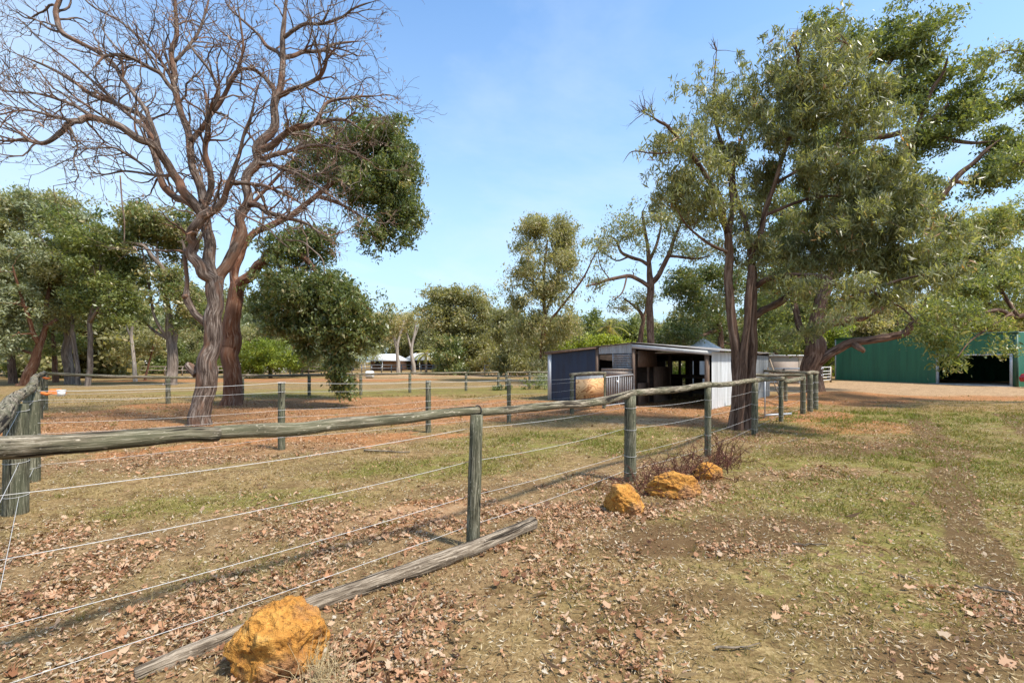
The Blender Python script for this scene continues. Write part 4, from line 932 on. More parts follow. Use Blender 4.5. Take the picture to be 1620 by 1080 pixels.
# ---- big bare tree on the left
def bare_tree():
    d = 11.8; T = Tree(101, .72); bx, by = gd(318, 673)
    root = thing('bare_tree', 'big nearly leafless tree with twisted reddish trunk in the left paddock', 'tree', (bx, by, 0))
    base = [(314, 690, 30), (316, 672, 24), (320, 645, 21), (324, 615, 20), (328, 590, 19.5), (332, 560, 18.5), (336, 530, 18), (338, 500, 16.5), (339, 475, 16), (338, 450, 17), (339, 436, 14)]
    T.limb(pxl(base, d), 28, 6, .12, .11)
    T.limb(pxl([(312, 592, 10), (306, 586, 9.5), (300, 579, 9), (299, 578, 8)], d), 16, 3, .05, .06)
    T.snap = True; T.k = .76
    main = [
     (drift([(336, 462, 13), (328, 440, 12), (318, 425, 11), (305, 405, 10.5), (298, 382, 10), (304, 360, 9.5), (322, 344, 9), (342, 334, 8), (355, 320, 7), (362, 300, 6), (368, 275, 5), (380, 240, 4), (392, 195, 3.5), (405, 150, 3), (420, 100, 2)], 0, -1.3), 9),
     (drift([(342, 458, 13), (352, 432, 11.5), (366, 402, 11), (378, 372, 10), (387, 341, 9.5), (391, 300, 9), (401, 259, 9), (414, 233, 8.5), (434, 186, 8), (444, 143, 7), (446, 99, 6), (451, 43, 5), (458, -20, 4), (470, -70, 2.5)], 0, 1.4), 10),
     (drift([(336, 458, 13), (327, 412, 12), (325, 367, 10.5), (325, 337, 9.5), (320, 300, 8.5), (309, 270, 7.5), (301, 216, 7), (289, 172, 6.5), (277, 130, 5.8), (272, 87, 5.5), (281, 56, 5), (277, 0, 4.5), (268, -60, 3)], 0, .8), 11),
     (drift([(322, 345, 9), (303, 311, 9), (281, 285, 9), (259, 259, 8.5), (242, 229, 8), (207, 212, 7.5), (173, 194, 7), (138, 188, 6.8), (117, 190, 6.5), (99, 207, 5.5), (69, 225, 5), (35, 220, 4), (0, 221, 3.5), (-60, 212, 2.5)], -.2, -1.8), 9),
     (drift([(318, 348, 8), (300, 330, 8), (277, 315, 7.5), (259, 294, 7), (245, 250, 6), (229, 190, 5.5), (190, 165, 5), (150, 150, 4.5), (100, 120, 3.6), (50, 95, 2.6), (0, 75, 1.8)], .2, 1.6), 10),
     (drift([(446, 160, 5.5), (467, 143, 5), (497, 125, 4.5), (514, 108, 4), (518, 82, 3.2), (522, 40, 2)], 1.0, .3), 6),
     (drift([(447, 93, 5), (475, 80, 4.5), (510, 80, 3.8), (527, 69, 3.2), (575, 65, 2)], 1.2, 2.2), 6),
     (drift([(451, 65, 4.5), (471, 47, 4.2), (497, 37, 3.6), (536, 30, 3), (562, 13, 2.5), (600, 0, 1.6)], 1.3, .4), 7),
     (drift([(445, 97, 4.5), (432, 82, 4.2), (415, 65, 3.7), (398, 43, 3), (367, 17, 2.5), (354, -5, 2)], 1.2, 2.3), 5),
     (drift([(440, 168, 5), (432, 142, 4.6), (418, 122, 4.3), (404, 112, 4), (385, 108, 3.6), (366, 122, 3), (352, 140, 2)], 1.1, .2), 5),
     (drift([(410, 243, 8), (435, 228, 7), (458, 212, 6.5), (485, 200, 5.8), (510, 190, 5), (545, 190, 3.8), (580, 212, 2)], .9, -.4), 9),
     (drift([(508, 190, 4.5), (514, 165, 4), (553, 156, 3.2), (605, 151, 1.8)], .2, .6), 6),
     (drift([(389, 322, 7), (410, 332, 6.5), (432, 338, 5.5), (453, 345, 4.8), (475, 352, 4), (497, 363, 3), (525, 380, 1.6)], .5, -1.0), 9),
     (drift([(398, 268, 6), (418, 250, 5.5), (437, 242, 5), (470, 233, 4.2), (497, 229, 3.6), (540, 235, 2.8), (600, 262, 1.4)], .8, 1.8), 9),
     (drift([(400, 262, 5), (425, 260, 4.6), (450, 268, 4), (475, 277, 3.5), (510, 302, 2.5), (557, 333, 1.3)], .8, -.5), 8),
     (drift([(250, 240, 5.5), (240, 205, 5), (225, 165, 4.6), (207, 143, 4.6), (190, 122, 4.4), (173, 99, 4.5), (130, 69, 4.8), (98, 50, 5.5), (89, 25, 5.5), (97, -5, 4.5), (105, -50, 3)], -.5, .6), 8),
     (drift([(280, 150, 5), (262, 125, 4.6), (242, 110, 4.5), (207, 91, 4.2), (178, 88, 3.8), (160, 96, 2.8), (140, 118, 1.6)], .5, -.6), 7),
     (drift([(262, 283, 4), (232, 278, 3.2), (199, 272, 2.6), (165, 276, 2), (130, 270, 1.2)], -.2, -.9), 6),
     (drift([(225, 258, 3.2), (195, 240, 2.8), (165, 234, 2.3), (110, 237, 1.2)], -.5, -1.3), 5),
     (drift([(303, 222, 6), (328, 190, 5.5), (346, 168, 5), (367, 130, 4.2), (378, 112, 3.8), (386, 80, 3), (380, 30, 2.4), (372, -20, 1.6)], .3, -.5), 9),
     (drift([(340, 330, 7), (345, 290, 6.5), (335, 250, 6), (328, 215, 5.5), (332, 180, 5), (345, 150, 4), (330, 110, 3.4), (305, 80, 3), (285, 40, 2)], -.1, -1.2), 10),
     (drift([(255, 252, 5), (235, 215, 4.6), (205, 185, 4), (168, 150, 3.4), (120, 105, 2.6), (60, 60, 1.8), (10, 10, 1.2)], -.3, .9), 9),
     (drift([(292, 180, 4.5), (270, 120, 3.8), (235, 75, 3.2), (190, 35, 2.6), (140, 5, 2), (110, -40, 1.4)], .4, 1.3), 8),
     (drift([(150, 190, 4.6), (110, 165, 3.6), (60, 148, 2.8), (15, 145, 2), (-40, 130, 1.4)], -1.0, -.3), 9),
     (drift([(120, 192, 4.4), (85, 185, 3.2), (40, 175, 2.4), (-10, 185, 1.5)], -1.3, -2.2), 8),
     (drift([(276, 100, 4), (310, 60, 3.3), (325, 15, 2.6), (335, -40, 1.6)], .6, 1.4), 7),
     (drift([(365, 285, 5.5), (395, 292, 4.5), (430, 300, 3.8), (470, 318, 2.6), (500, 345, 1.4)], -.4, -1.6), 8),
    ]
    for pts, kids in main:
        k0 = len(T.P); T.limb(pxl(pts, d), 12, 6, .5, .09); k1 = len(T.P)
        for j in range(int(kids*1.9)):
            i = int(T.r.integers(k0+(k1-k0)//6, k1)); D = T.D[i]; v = T.r.normal(0, 1, 3); v -= D*np.dot(v, D); v = nrm(v+np.array([0, 0, .25]))
            r0 = min(T.R[i]*.7, .036); T.grow(T.P[i], nrm(D*.9+v*T.r.uniform(.45, 1.1)), max(r0*T.r.uniform(.55, .95), .012), T.r.uniform(.7, 1.9), 2, .12, .75, (2, 4), .13, 1.15, .6, rmin=.0062)
        D = T.D[k1-1]
        T.grow(T.P[k1-1], D, max(T.R[k1-1]*.9, .006), .8, 2, .15, .5, (3, 5), .13)
    # side shoot of live grey wood by the trunk
    T.limb(pxl([(328, 525, 8), (316, 508, 7.5), (303, 492, 7), (295, 473, 7.5), (296, 452, 5), (293, 420, 4.4), (291, 395, 4.2), (289, 378, 3.8)], d-.2), 12, 5, .2, .1)
    T.limb(pxl([(296, 470, 6), (292, 468, 6.5), (290, 466, 5.5)], d-.3), 10, 2, .05)
    # broken pale dead branches hanging on the right
    T.snap = False
    for pts in ([(368, 328, 2.4), (395, 345, 2.6), (420, 360, 2.4), (440, 378, 2), (457, 392, 1.4)], [(452, 380, 1.6), (478, 383, 1.8), (498, 398, 1.8), (510, 412, 1.6), (514, 434, 1)], [(190, 278, 1.6), (193, 310, 1.8), (196, 345, 1.7), (196, 385, 1.2)], [(100, 205, 2.2), (104, 195, 2.2), (112, 210, 1.6), (114, 225, 1)]):
        T.limb(pxl(pts, d-1.0), 6, 5, .5)
    # dead leaves clinging in bunches
    P = np.array(T.P); R = np.array(T.R); k = np.where(R < .014)[0]; q = P[T.r.choice(k, 3200)]
    core = at(365, 290, d); w = np.exp(-np.sum(((q-core)/np.array([1.1, 2.2, 1.1]))**2, 1)); keep = T.r.random(len(q)) < .12+.88*w; q = q[keep]
    lv = leaves_at(T.r, q, 7, .09, .075, .020, 1.6, 0, .2, .2, .5, .06)
    T.finish(root, 'bark_dead', 'leaf_dead', lv, 'dead_leaves')
bare_tree()

# ---- marri behind it, live crown to the right
def T2():
    d = 17.3; T = Tree(202, .74); bx, by = gd(367, 640)
    root = thing('marri_tree', 'stout tree just behind the bare tree, its dark green foliage hanging almost to the ground', 'tree', (bx, by, 0))
    T.limb(pxl([(368, 652, 30), (367, 638, 22), (368, 620, 18), (368, 590, 17), (366, 560, 17.5), (367, 545, 18.5), (368, 520, 16.5), (369, 490, 15.5), (371, 465, 15), (374, 448, 13)], d), 26, 6, .12, .13)
    T.snap = True
    T.limb(pxl(drift([(378, 455, 12), (390, 443, 11), (405, 428, 10.5), (417, 412, 10), (428, 400, 9), (445, 392, 8), (470, 400, 6.5), (495, 420, 5), (510, 455, 4), (520, 500, 3), (530, 550, 2)], 0, -1.5), d), 14, 5, .2, .12)
    T.limb(pxl(drift([(372, 452, 8), (370, 436, 7.5), (376, 412, 7), (385, 389, 6.8), (406, 368, 6.5), (430, 357, 6.5), (454, 345, 6), (475, 330, 6), (500, 310, 5.5), (525, 290, 5), (560, 262, 4), (600, 225, 3), (620, 195, 2)], 0, 1.0), d), 12, 5, .2, .12)
    T.limb(pxl(drift([(364, 460, 9), (362, 420, 7), (368, 380, 5.5), (385, 340, 4.5), (420, 300, 3.6), (470, 250, 3), (520, 215, 2)], 0, 1.5), d), 10, 5, .2)
    T.limb(pxl(drift([(500, 312, 5), (530, 320, 4), (560, 335, 3.2), (590, 360, 2.5), (605, 385, 1.6)], 1, 0), d), 8, 5, .2)
    T.limb(pxl(drift([(430, 400, 6), (450, 430, 5), (455, 470, 4), (445, 510, 3)], -.5, -.5), d), 8, 5, .2)
    T.limb(pxl(drift([(500, 440, 5), (530, 455, 4), (560, 470, 3), (585, 490, 2)], -1, -1.8), d), 8, 5, .2)
    bl = [(495, 465, 72, 42, -1.0, 1.6, 210), (560, 490, 46, 42, -1.4, 1.4, 150), (450, 495, 38, 42, -.8, 1.3, 100), (540, 530, 52, 34, -1.3, 1.3, 110), (500, 545, 32, 26, -1.2, .9, 50),
          (541, 588, 19, 40, -1.3, .5, 80), (500, 500, 60, 40, -1.0, 1.3, 120), (460, 400, 42, 36, -.6, 1.2, 70), (500, 385, 38, 30, -.4, 1.2, 56), (430, 455, 18, 28, -.6, .8, 28),
          (610, 290, 52, 70, .6, 1.5, 230), (635, 340, 34, 52, .4, 1.2, 110), (590, 370, 24, 32, .3, .8, 42), (590, 215, 46, 46, .9, 1.4, 110), (620, 235, 40, 44, .8, 1.2, 70), (545, 245, 50, 48, 1.0, 1.4, 120), (505, 220, 46, 38, 1.2, 1.2, 70), (555, 295, 40, 38, .7, 1.0, 70), (490, 280, 46, 34, 1.2, 1.2, 50), (642, 275, 28, 36, .7, .9, 46)]
    bl = [(*b[:6], int(b[6]*1.45)) for b in bl]
    cl = T.clumps(pxb(bl, d), thr=.425, nsc=.65); T.connect(cl, .03)
    lv = leaves_at(T.r, cl, 52, .21, .12, .046, .8, .3, .2, .15, .58)
    T.finish(root, 'bark_red', 'leaf_dark', lv)
    return T
T2()

# ---- near gum on the right
def T3():
    d = 10.9; T = Tree(303, .66); bx, by = gd(1168, 682)
    root = thing('gum_tree', 'twin-stemmed rough-barked gum by the near fence at the right end of the stable', 'tree', (bx, by, 0))
    T.limb(pxl([(1156, 694, 20), (1160, 680, 14), (1163, 650, 12), (1165, 610, 11.5), (1165, 570, 11.5), (1160, 530, 11), (1156, 490, 10), (1153, 440, 9.5), (1153, 400, 9), (1152, 370, 8.5)], d), 20, 6, .12, .14)
    T.limb(pxl([(1181, 694, 20), (1181, 680, 15), (1184, 650, 12.5), (1187, 610, 11.5), (1189, 570, 11), (1190, 530, 10.5), (1191, 490, 10), (1191, 455, 9.5), (1190, 425, 9)], d+.15), 20, 6, .12, .14)
    T.limb(pxl([(1168, 688, 12), (1170, 660, 9), (1172, 630, 9), (1174, 590, 9), (1178, 540, 8.5), (1183, 490, 8), (1187, 440, 8), (1190, 420, 7.5)], d-.12), 16, 5, .12, .14)
    L = [drift([(1152, 372, 8), (1145, 340, 7.5), (1137, 318, 7), (1124, 290, 6.5), (1100, 255, 5.5), (1075, 225, 5), (1058, 203, 4.6), (1040, 190, 3.6), (1022, 178, 2.5)], 0, -1.2),
      drift([(1152, 375, 7.5), (1158, 340, 6.5), (1156, 300, 6), (1148, 250, 5.2), (1135, 210, 4.5), (1128, 175, 4), (1129, 140, 3), (1132, 100, 2), (1135, 62, 1.1)], 0, .6),
      drift([(1190, 428, 7.5), (1184, 370, 6.5), (1172, 325, 5.5), (1160, 285, 4.8), (1165, 240, 4), (1185, 190, 3), (1195, 150, 2)], .1, 1.5),
      drift([(1191, 432, 7.5), (1198, 390, 7), (1210, 340, 6.5), (1226, 290, 6), (1240, 245, 5.5), (1256, 205, 5.5), (1275, 175, 5.5), (1296, 163, 5), (1330, 155, 4), (1370, 150, 2.6), (1400, 140, 1.6)], .1, -.8),
      drift([(1268, 185, 4.6), (1272, 150, 4), (1268, 120, 3.5), (1262, 95, 3), (1258, 70, 2.2), (1262, 40, 1.4)], -.4, -1),
      drift([(1290, 165, 4), (1300, 130, 3.4), (1318, 95, 2.6), (1340, 60, 1.8)], -.6, .4),
      drift([(1192, 452, 7.5), (1220, 440, 7), (1258, 433, 6.2), (1300, 437, 5.6), (1332, 456, 5.4), (1362, 461, 5), (1390, 455, 4.5), (1430, 442, 3.5), (1475, 432, 2.4), (1510, 440, 1.4)], 0, -1.8),
      drift([(1193, 505, 8), (1212, 492, 8.5), (1238, 476, 8.5), (1256, 458, 5), (1268, 440, 4.5), (1276, 415, 3.8), (1300, 380, 3), (1340, 350, 2)], .1, 1.2),
      drift([(1210, 345, 5), (1240, 330, 4.6), (1280, 315, 4), (1330, 310, 3.2), (1385, 320, 2.2)], 0, -.6),
      drift([(1226, 295, 4.5), (1260, 270, 4), (1310, 250, 3.3), (1360, 240, 2.2)], 0, 1.2),
      drift([(1375, 460, 4), (1400, 475, 3.2), (1430, 490, 2.5), (1450, 510, 1.6)], -1.2, -1.7),
      drift([(1150, 400, 5), (1120, 385, 4), (1090, 360, 3), (1070, 330, 2)], 0, -.8)]
    T.snap = True
    for q in L: T.limb(pxl(q, d), 10, 5, .35, .1)
    for px, py, n, l in ((1035, 186, 5, .45), (1058, 205, 3, .4), (1134, 80, 3, .25), (1265, 90, 4, .4), (1340, 70, 3, .4), (1020, 178, 5, .4)):
        for k in range(n): T.grow(at(px, py, d-1.0+T.r.normal(0, .1)), nrm([-.8+T.r.normal(0, .6), T.r.normal(0, .6), .6+T.r.normal(0, .5)]), .012, l, 1, .1, .6, (2, 3), .1)
    T.limb(pxl([(1085, 245, 3), (1060, 245, 2.5), (1030, 243, 2), (1000, 240, 1.6), (985, 258, .8)], d-1), 6, 5, .4)
    bl = [(1120, 165, 70, 55, 0, 1.0, 80), (1070, 215, 52, 48, -.8, .9, 60), (1150, 225, 70, 60, .2, 1.2, 110), (1100, 280, 64, 50, -.4, 1.0, 90), (1075, 310, 45, 40, -.6, .8, 55), (1120, 335, 50, 36, -.4, .9, 50),
          (1200, 180, 60, 60, .6, 1.1, 80), (1215, 270, 75, 70, .4, 1.4, 150), (1300, 290, 85, 75, .2, 1.6, 220), (1370, 280, 60, 60, -.4, 1.3, 110), (1260, 110, 55, 55, -.7, .9, 70), (1320, 90, 60, 55, -.3, 1.0, 75), (1300, 175, 80, 48, -.5, 1.1, 110), (1370, 145, 55, 45, -.6, .9, 60),
          (1210, 370, 55, 50, .2, 1.2, 80), (1290, 380, 85, 55, -.2, 1.5, 180), (1380, 370, 75, 60, -.6, 1.4, 160), (1440, 400, 60, 50, -1, 1.1, 100), (1430, 330, 45, 45, -.6, 1.0, 55), (1475, 430, 46, 26, -1.5, 1.0, 24), (1400, 465, 46, 20, -1.4, .9, 20), (1300, 445, 56, 26, -1.2, .9, 34), (1340, 492, 40, 14, -1.4, .7, 8), (1230, 440, 30, 24, 0, .8, 16), (1280, 520, 40, 22, .5, .7, 14)]
    bl = [(*b[:6], int(b[6]*(1.05 if b[0] < 1160 else 1.6))) for b in bl]
    cl = T.clumps(pxb(bl, d), thr=.47, nsc=.6, shell=.45); T.connect(cl, .014, .0025)
    lv = leaves_at(T.r, cl, 38, .12, .12, .023, 1.3, 0, .2, .17, .40, .07)
    # a few clumps of reddish dead leaves
    T.finish(root, 'bark_stringy', 'leaf_gum', lv)
T3()

# ---- big dark tree behind
def T4():
    d = 24.5; T = Tree(404, .78); bx, by = gd(1286, 620)
    root = thing('marri_tree', 'big dark tree at the fence corner with a low bough reaching toward the green shed', 'tree', (bx, by, 0))
    T.limb(pxl([(1284, 632, 26), (1284, 618, 20), (1285, 595, 17), (1286, 565, 17), (1288, 545, 17), (1291, 520, 14), (1300, 480, 12), (1318, 430, 11), (1345, 380, 10), (1375, 325, 9), (1405, 275, 8), (1435, 235, 7), (1462, 200, 6), (1485, 180, 5), (1500, 165, 3)], d), 22, 5, .15, .14)
    L = [drift([(1300, 585, 9), (1316, 565, 9), (1345, 547, 8.5), (1385, 540, 8), (1412, 532, 8), (1438, 519, 7), (1453, 503, 5), (1462, 482, 3.5), (1470, 460, 2)], 0, -2.5),
      drift([(1355, 546, 6), (1361, 552, 5.5), (1364, 558, 3)], -1, -1),
      drift([(1290, 540, 9), (1306, 515, 8), (1340, 504, 7.5), (1372, 500, 7), (1398, 480, 6), (1425, 460, 5), (1470, 440, 4), (1500, 420, 2.5)], 0, -3.5),
      drift([(1282, 560, 9), (1272, 530, 7), (1262, 500, 6), (1250, 450, 5), (1235, 380, 4), (1240, 300, 3)], 0, 2),
      drift([(1350, 378, 8), (1390, 372, 8), (1439, 346, 8), (1476, 326, 7), (1513, 281, 5.5), (1535, 262, 4.5), (1560, 237, 3.5), (1590, 215, 2)], 0, -1.5),
      drift([(1318, 430, 8), (1350, 385, 6.5), (1400, 378, 5), (1440, 370, 4), (1490, 355, 2.5)], .5, 2),
      drift([(1318, 290, 4), (1330, 240, 6), (1358, 222, 6), (1400, 215, 5.5), (1454, 207, 5.5), (1500, 220, 4.5), (1540, 225, 3.5), (1580, 222, 2.5)], 1, -1),
      drift([(1345, 380, 7), (1330, 320, 6), (1320, 260, 5.5), (1335, 200, 5), (1370, 150, 4.5), (1400, 110, 4), (1425, 70, 3), (1445, 30, 2)], .2, 2),
      drift([(1375, 150, 4), (1420, 130, 4), (1465, 100, 3.5), (1500, 85, 2)], 1.8, .5),
      drift([(1440, 232, 4), (1470, 150, 3.5), (1490, 120, 3), (1500, 90, 2)], 0, -1),
      drift([(1510, 285, 4), (1550, 290, 3.2), (1590, 270, 2)], -1.2, -.3)]
    T.snap = True
    for q in L: T.limb(pxl(q, d), 10, 5, .35, .1)
    bl = [(1420, 45, 60, 38, 1.4, 1.8, 80), (1390, 90, 58, 42, 1.5, 2, 75), (1460, 85, 50, 42, .8, 1.8, 75), (1350, 60, 40, 36, 1.6, 1.5, 36), (1440, 140, 70, 36, .5, 2.2, 80), (1500, 110, 40, 36, .2, 1.5, 40), (1240, 140, 55, 48, 1.6, 1.8, 55), (1345, 190, 60, 48, 1.2, 2, 65), (1290, 60, 50, 36, 1.5, 1.5, 34),
          (1490, 165, 60, 34, 0, 1.8, 70), (1555, 185, 52, 38, -.5, 1.6, 70), (1590, 225, 40, 40, -1, 1.3, 60), (1600, 160, 34, 30, -.6, 1.2, 30), (1575, 265, 40, 22, -1, 1.2, 30), (1530, 130, 40, 22, 0, 1.2, 26), (1470, 225, 70, 30, .2, 2, 60), (1420, 265, 70, 40, .3, 2.2, 85), (1490, 290, 55, 30, -.6, 1.8, 55), (1545, 290, 42, 18, -1, 1.4, 26), (1370, 290, 60, 48, 1, 2, 70), (1440, 330, 60, 36, .2, 1.8, 55),
          (1300, 230, 60, 50, 1.4, 2, 55), (1300, 350, 60, 60, 1, 2, 55), (1250, 330, 50, 60, 2, 1.8, 50), (1240, 420, 50, 50, 1.5, 1.8, 50), (1350, 420, 60, 46, 1, 2, 60), (1250, 490, 44, 34, 1.0, 1.4, 36), (1240, 540, 34, 26, .5, 1.0, 22), (1400, 430, 60, 40, -1, 1.8, 50), (1470, 400, 44, 36, -1.5, 1.4, 36), (1340, 470, 50, 30, .5, 1.5, 24)]
    cl = T.clumps(pxb(bl, d), thr=.53, nsc=1.15, shell=.5); T.connect(cl, .032, .008)
    lv = leaves_at(T.r, cl, 58, .34, .17, .072, .6, .2, .2, .16, .44)
    T.finish(root, 'bark_stringy', 'leaf_mid', lv)
T4()

def hanging_branch():
    """outer boughs of a tree standing beyond the right edge, reaching in over the shed"""
    d = 17.0; T = Tree(414); root = thing('gum_tree', 'tree beyond the right edge whose leafy bough droops before the shed doorway', 'tree', (at(1790, 600, d)[0], d, 0))
    T.limb(pxl([(1790, 655, 22), (1790, 640, 17), (1785, 560, 15), (1770, 480, 13), (1750, 380, 11), (1740, 280, 9), (1720, 180, 7), (1690, 120, 5)], d), 14, 5, .2, .12)
    for q in (drift([(1775, 500, 8), (1720, 480, 6), (1660, 485, 5), (1610, 500, 4.5), (1580, 490, 4), (1545, 500, 3), (1520, 520, 2), (1500, 545, 1.2)], 0, -1.0),
              drift([(1610, 500, 4), (1590, 470, 3.5), (1565, 440, 3), (1530, 420, 2)], -.5, .2), drift([(1720, 180, 5), (1680, 120, 4), (1640, 90, 3), (1600, 80, 2), (1570, 90, 1.2)], 0, -.5),
              drift([(1600, 495, 3), (1570, 515, 2.5), (1535, 540, 1.8), (1515, 565, 1)], -.6, -1.4), drift([(1740, 280, 5), (1690, 260, 4), (1640, 250, 3), (1610, 260, 2)], 0, -1)):
        T.limb(pxl(q, d), 8, 5, .3, .1)
    bl = [(1485, 535, 36, 22, -1, .7, 28), (1515, 568, 20, 16, -1.2, .5, 14), (1475, 500, 44, 34, -.8, .9, 36), (1550, 510, 50, 22, -.9, .9, 26), (1590, 545, 30, 14, -.6, .6, 8), (1530, 460, 50, 36, -.2, 1, 46), (1580, 440, 46, 34, -.2, 1, 40), (1600, 80, 40, 14, -.3, .6, 30), (1570, 95, 24, 12, -.4, .5, 14), (1630, 100, 40, 24, -.2, .8, 30), (1610, 255, 30, 24, -.8, .8, 24), (1700, 200, 60, 70, 0, 1.5, 60), (1680, 400, 60, 70, 0, 1.5, 60), (1440, 540, 26, 18, -1, .5, 12)]
    cl = T.clumps(pxb(bl, d), thr=.40, nsc=.6); T.connect(cl, .02, .005)
    T.finish(root, 'bark_stringy', 'leaf_mid', leaves_at(T.r, cl, 44, .26, .13, .042, .9, .1, .22, .16, .55, .05))
hanging_branch()

# ---- generic mid-distance tree from picture measurements
def mid_tree(name, label, d, trunk, limbs, blobs, bark, leafm, n_each=84, rc=.42, L=.24, W=.10, seed=1, thr=.455, nsc=1.5, droop=.5, tmean=.45, group=None, ns=10, cat='tree', base=None):
    T = Tree(seed, .66); b = trunk[0]; root = thing(name, label, cat, (at(b[0], b[1], d)[0], d, 0), group=group)
    q = pxl(trunk, d); q = [(np.array([q[0][0][0], d, -.15]), q[0][1]*1.3)]+q
    T.limb(q, ns+4, 5, .15, .12); T.snap = True
    for l in limbs: T.limb(pxl(l, d), 8, 4, .3, .1)
    cl = T.clumps(pxb(blobs, d), thr=thr, nsc=nsc, shell=.48); T.connect(cl, .05, .012)
    T.finish(root, bark, leafm, leaves_at(T.r, cl, n_each, rc, L*.8, W*.78, droop, .2, .19, .17, tmean+.08))
    return root
# left row
mid_tree('gum_tree', 'leaning thick orange-brown trunk with a forked top at far left', 31, [(36, 616, 13), (44, 598, 12), (52, 575, 10), (60, 552, 8), (66, 535, 7), (72, 520, 5), (90, 505, 4)],
  [drift([(62, 545, 6), (52, 525, 5), (45, 500, 4), (30, 460, 3), (20, 420, 2)], 0, -2), drift([(72, 520, 4), (74, 480, 4), (80, 430, 3), (85, 380, 2)], 0, 2), [(56, 560, 4), (30, 552, 3), (5, 545, 2)]],
  [(15, 470, 60, 60, -1, 3, 110), (20, 400, 62, 50, 0, 3.5, 110), (70, 420, 50, 50, 1, 3, 60), (-10, 520, 45, 40, -1, 2.5, 50), (70, 350, 56, 44, 1.5, 3, 70), (30, 345, 50, 36, 1, 3, 60)], 'bark_red', 'leaf_grey', seed=501, tmean=.5)
mid_tree('gum_tree', 'thickest straight grey trunk of the left row', 33, [(108, 614, 11), (107, 590, 10), (106, 560, 9.5), (107, 530, 9), (108, 500, 8), (104, 460, 6), (100, 420, 5), (94, 370, 3.5)],
  [drift([(107, 500, 5), (125, 460, 4), (140, 420, 3)], 0, 2), drift([(102, 440, 4), (80, 400, 3.5), (60, 370, 2.5)], 0, -2), drift([(96, 380, 4), (98, 350, 3), (90, 325, 2)], 0, 0)],
  [(85, 340, 46, 34, 0, 3, 80), (105, 400, 58, 44, 0, 3.4, 90), (60, 380, 44, 34, -1, 2.6, 50), (140, 440, 44, 36, 1, 2.6, 60), (90, 470, 40, 30, 0, 2.4, 36)], 'bark_grey', 'leaf_olive', seed=502)
mid_tree('gum_tree', 'slim trunk just right of the thickest grey trunk', 32, [(124, 612, 5.5), (122, 590, 5), (120, 560, 4.5), (116, 530, 4.2), (113, 500, 4), (112, 460, 3), (108, 430, 2)],
  [], [(110, 440, 34, 34, 0, 2.2, 40), (118, 500, 28, 22, 0, 1.8, 16)], 'bark_grey', 'leaf_olive', seed=503)
mid_tree('gum_tree', 'slender pinkish trunk, rightmost of the close left row', 31, [(139, 617, 6.5), (141, 590, 6), (143, 560, 5.5), (143, 530, 5), (142, 505, 4.6), (150, 470, 4), (158, 430, 3), (160, 390, 2)],
  [drift([(143, 510, 4), (160, 480, 3), (180, 450, 2.2)], 0, -1.5), drift([(150, 470, 3), (135, 440, 2.5), (125, 410, 2)], 0, 1)],
  [(150, 380, 58, 40, 0, 3.2, 110), (175, 420, 44, 40, 0, 2.6, 80), (180, 480, 36, 34, -.5, 2.2, 56), (130, 480, 34, 34, 0, 2, 30), (200, 440, 22, 26, 0, 1.5, 24)], 'bark_grey', 'leaf_mid', seed=504, tmean=.35)
mid_tree('gum_tree', 'dark trunk nearest the left edge', 34, [(20, 612, 9), (19, 590, 8), (17, 560, 7), (15, 520, 6), (10, 470, 4)], [], [(0, 440, 50, 60, 1, 3, 70), (-20, 370, 50, 50, 1, 3, 60), (10, 360, 40, 40, 2, 3, 40)], 'bark_stringy', 'leaf_olive', seed=505)
mid_tree('gum_tree', 'short dark-based tree with orange bark behind the trough', 36, [(88, 612, 7), (88, 590, 6), (86, 570, 5), (84, 540, 4), (86, 500, 3)], [], [(80, 540, 40, 26, 0, 2.4, 50), (90, 510, 36, 26, 1, 2.4, 36)], 'bark_red', 'leaf_mid', seed=506)
mid_tree('gum_tree', 'twin fluted grey trunk with dark green crown left of the bare tree', 32, [(270, 612, 13), (271, 590, 11.5), (271, 560, 11), (270, 530, 10), (269, 505, 8), (262, 470, 6), (258, 440, 4)],
  [drift([(278, 560, 6), (281, 520, 5.5), (284, 480, 4.5), (286, 450, 3.5), (290, 400, 2.5)], 0, 1), drift([(262, 545, 4), (250, 520, 3.5), (240, 480, 3), (232, 430, 2.5), (224, 390, 2)], 0, -1), drift([(262, 433, 5.5), (250, 416, 5), (232, 392, 4), (210, 384, 3), (184, 383, 2)], -1, -2), drift([(262, 470, 5), (266, 440, 5), (262, 430, 4)], 0, -1), drift([(250, 414, 3), (247, 385, 2.5), (250, 360, 2)], -1, 0), drift([(262, 540, 4), (240, 520, 3), (222, 500, 2)], 0, 1)],
  [(250, 360, 52, 28, 0, 2.6, 130), (275, 375, 40, 34, .5, 2.4, 90), (215, 350, 34, 20, -1, 1.8, 50), (200, 380, 26, 18, -1.5, 1.5, 26), (275, 450, 30, 34, 0, 2, 60), (300, 480, 26, 40, 0, 2, 46), (240, 330, 30, 14, 0, 1.5, 26), (290, 335, 24, 16, 0, 1.4, 26)], 'bark_grey', 'leaf_dark', seed=507, tmean=.7)
mid_tree('gum_tree', 'slim white-barked trunk left of the twin fluted trunk', 38, [(215, 611, 6), (213, 595, 4.5), (212, 570, 3.8), (209, 545, 3.4), (208, 525, 3), (216, 505, 2.4), (225, 490, 1.6)], [[(209, 535, 2.5), (200, 515, 2), (198, 500, 1.4)]], [(222, 495, 24, 14, 0, 1.6, 22), (198, 500, 18, 12, 0, 1.4, 12)], 'bark_pale', 'leaf_mid', seed=508)
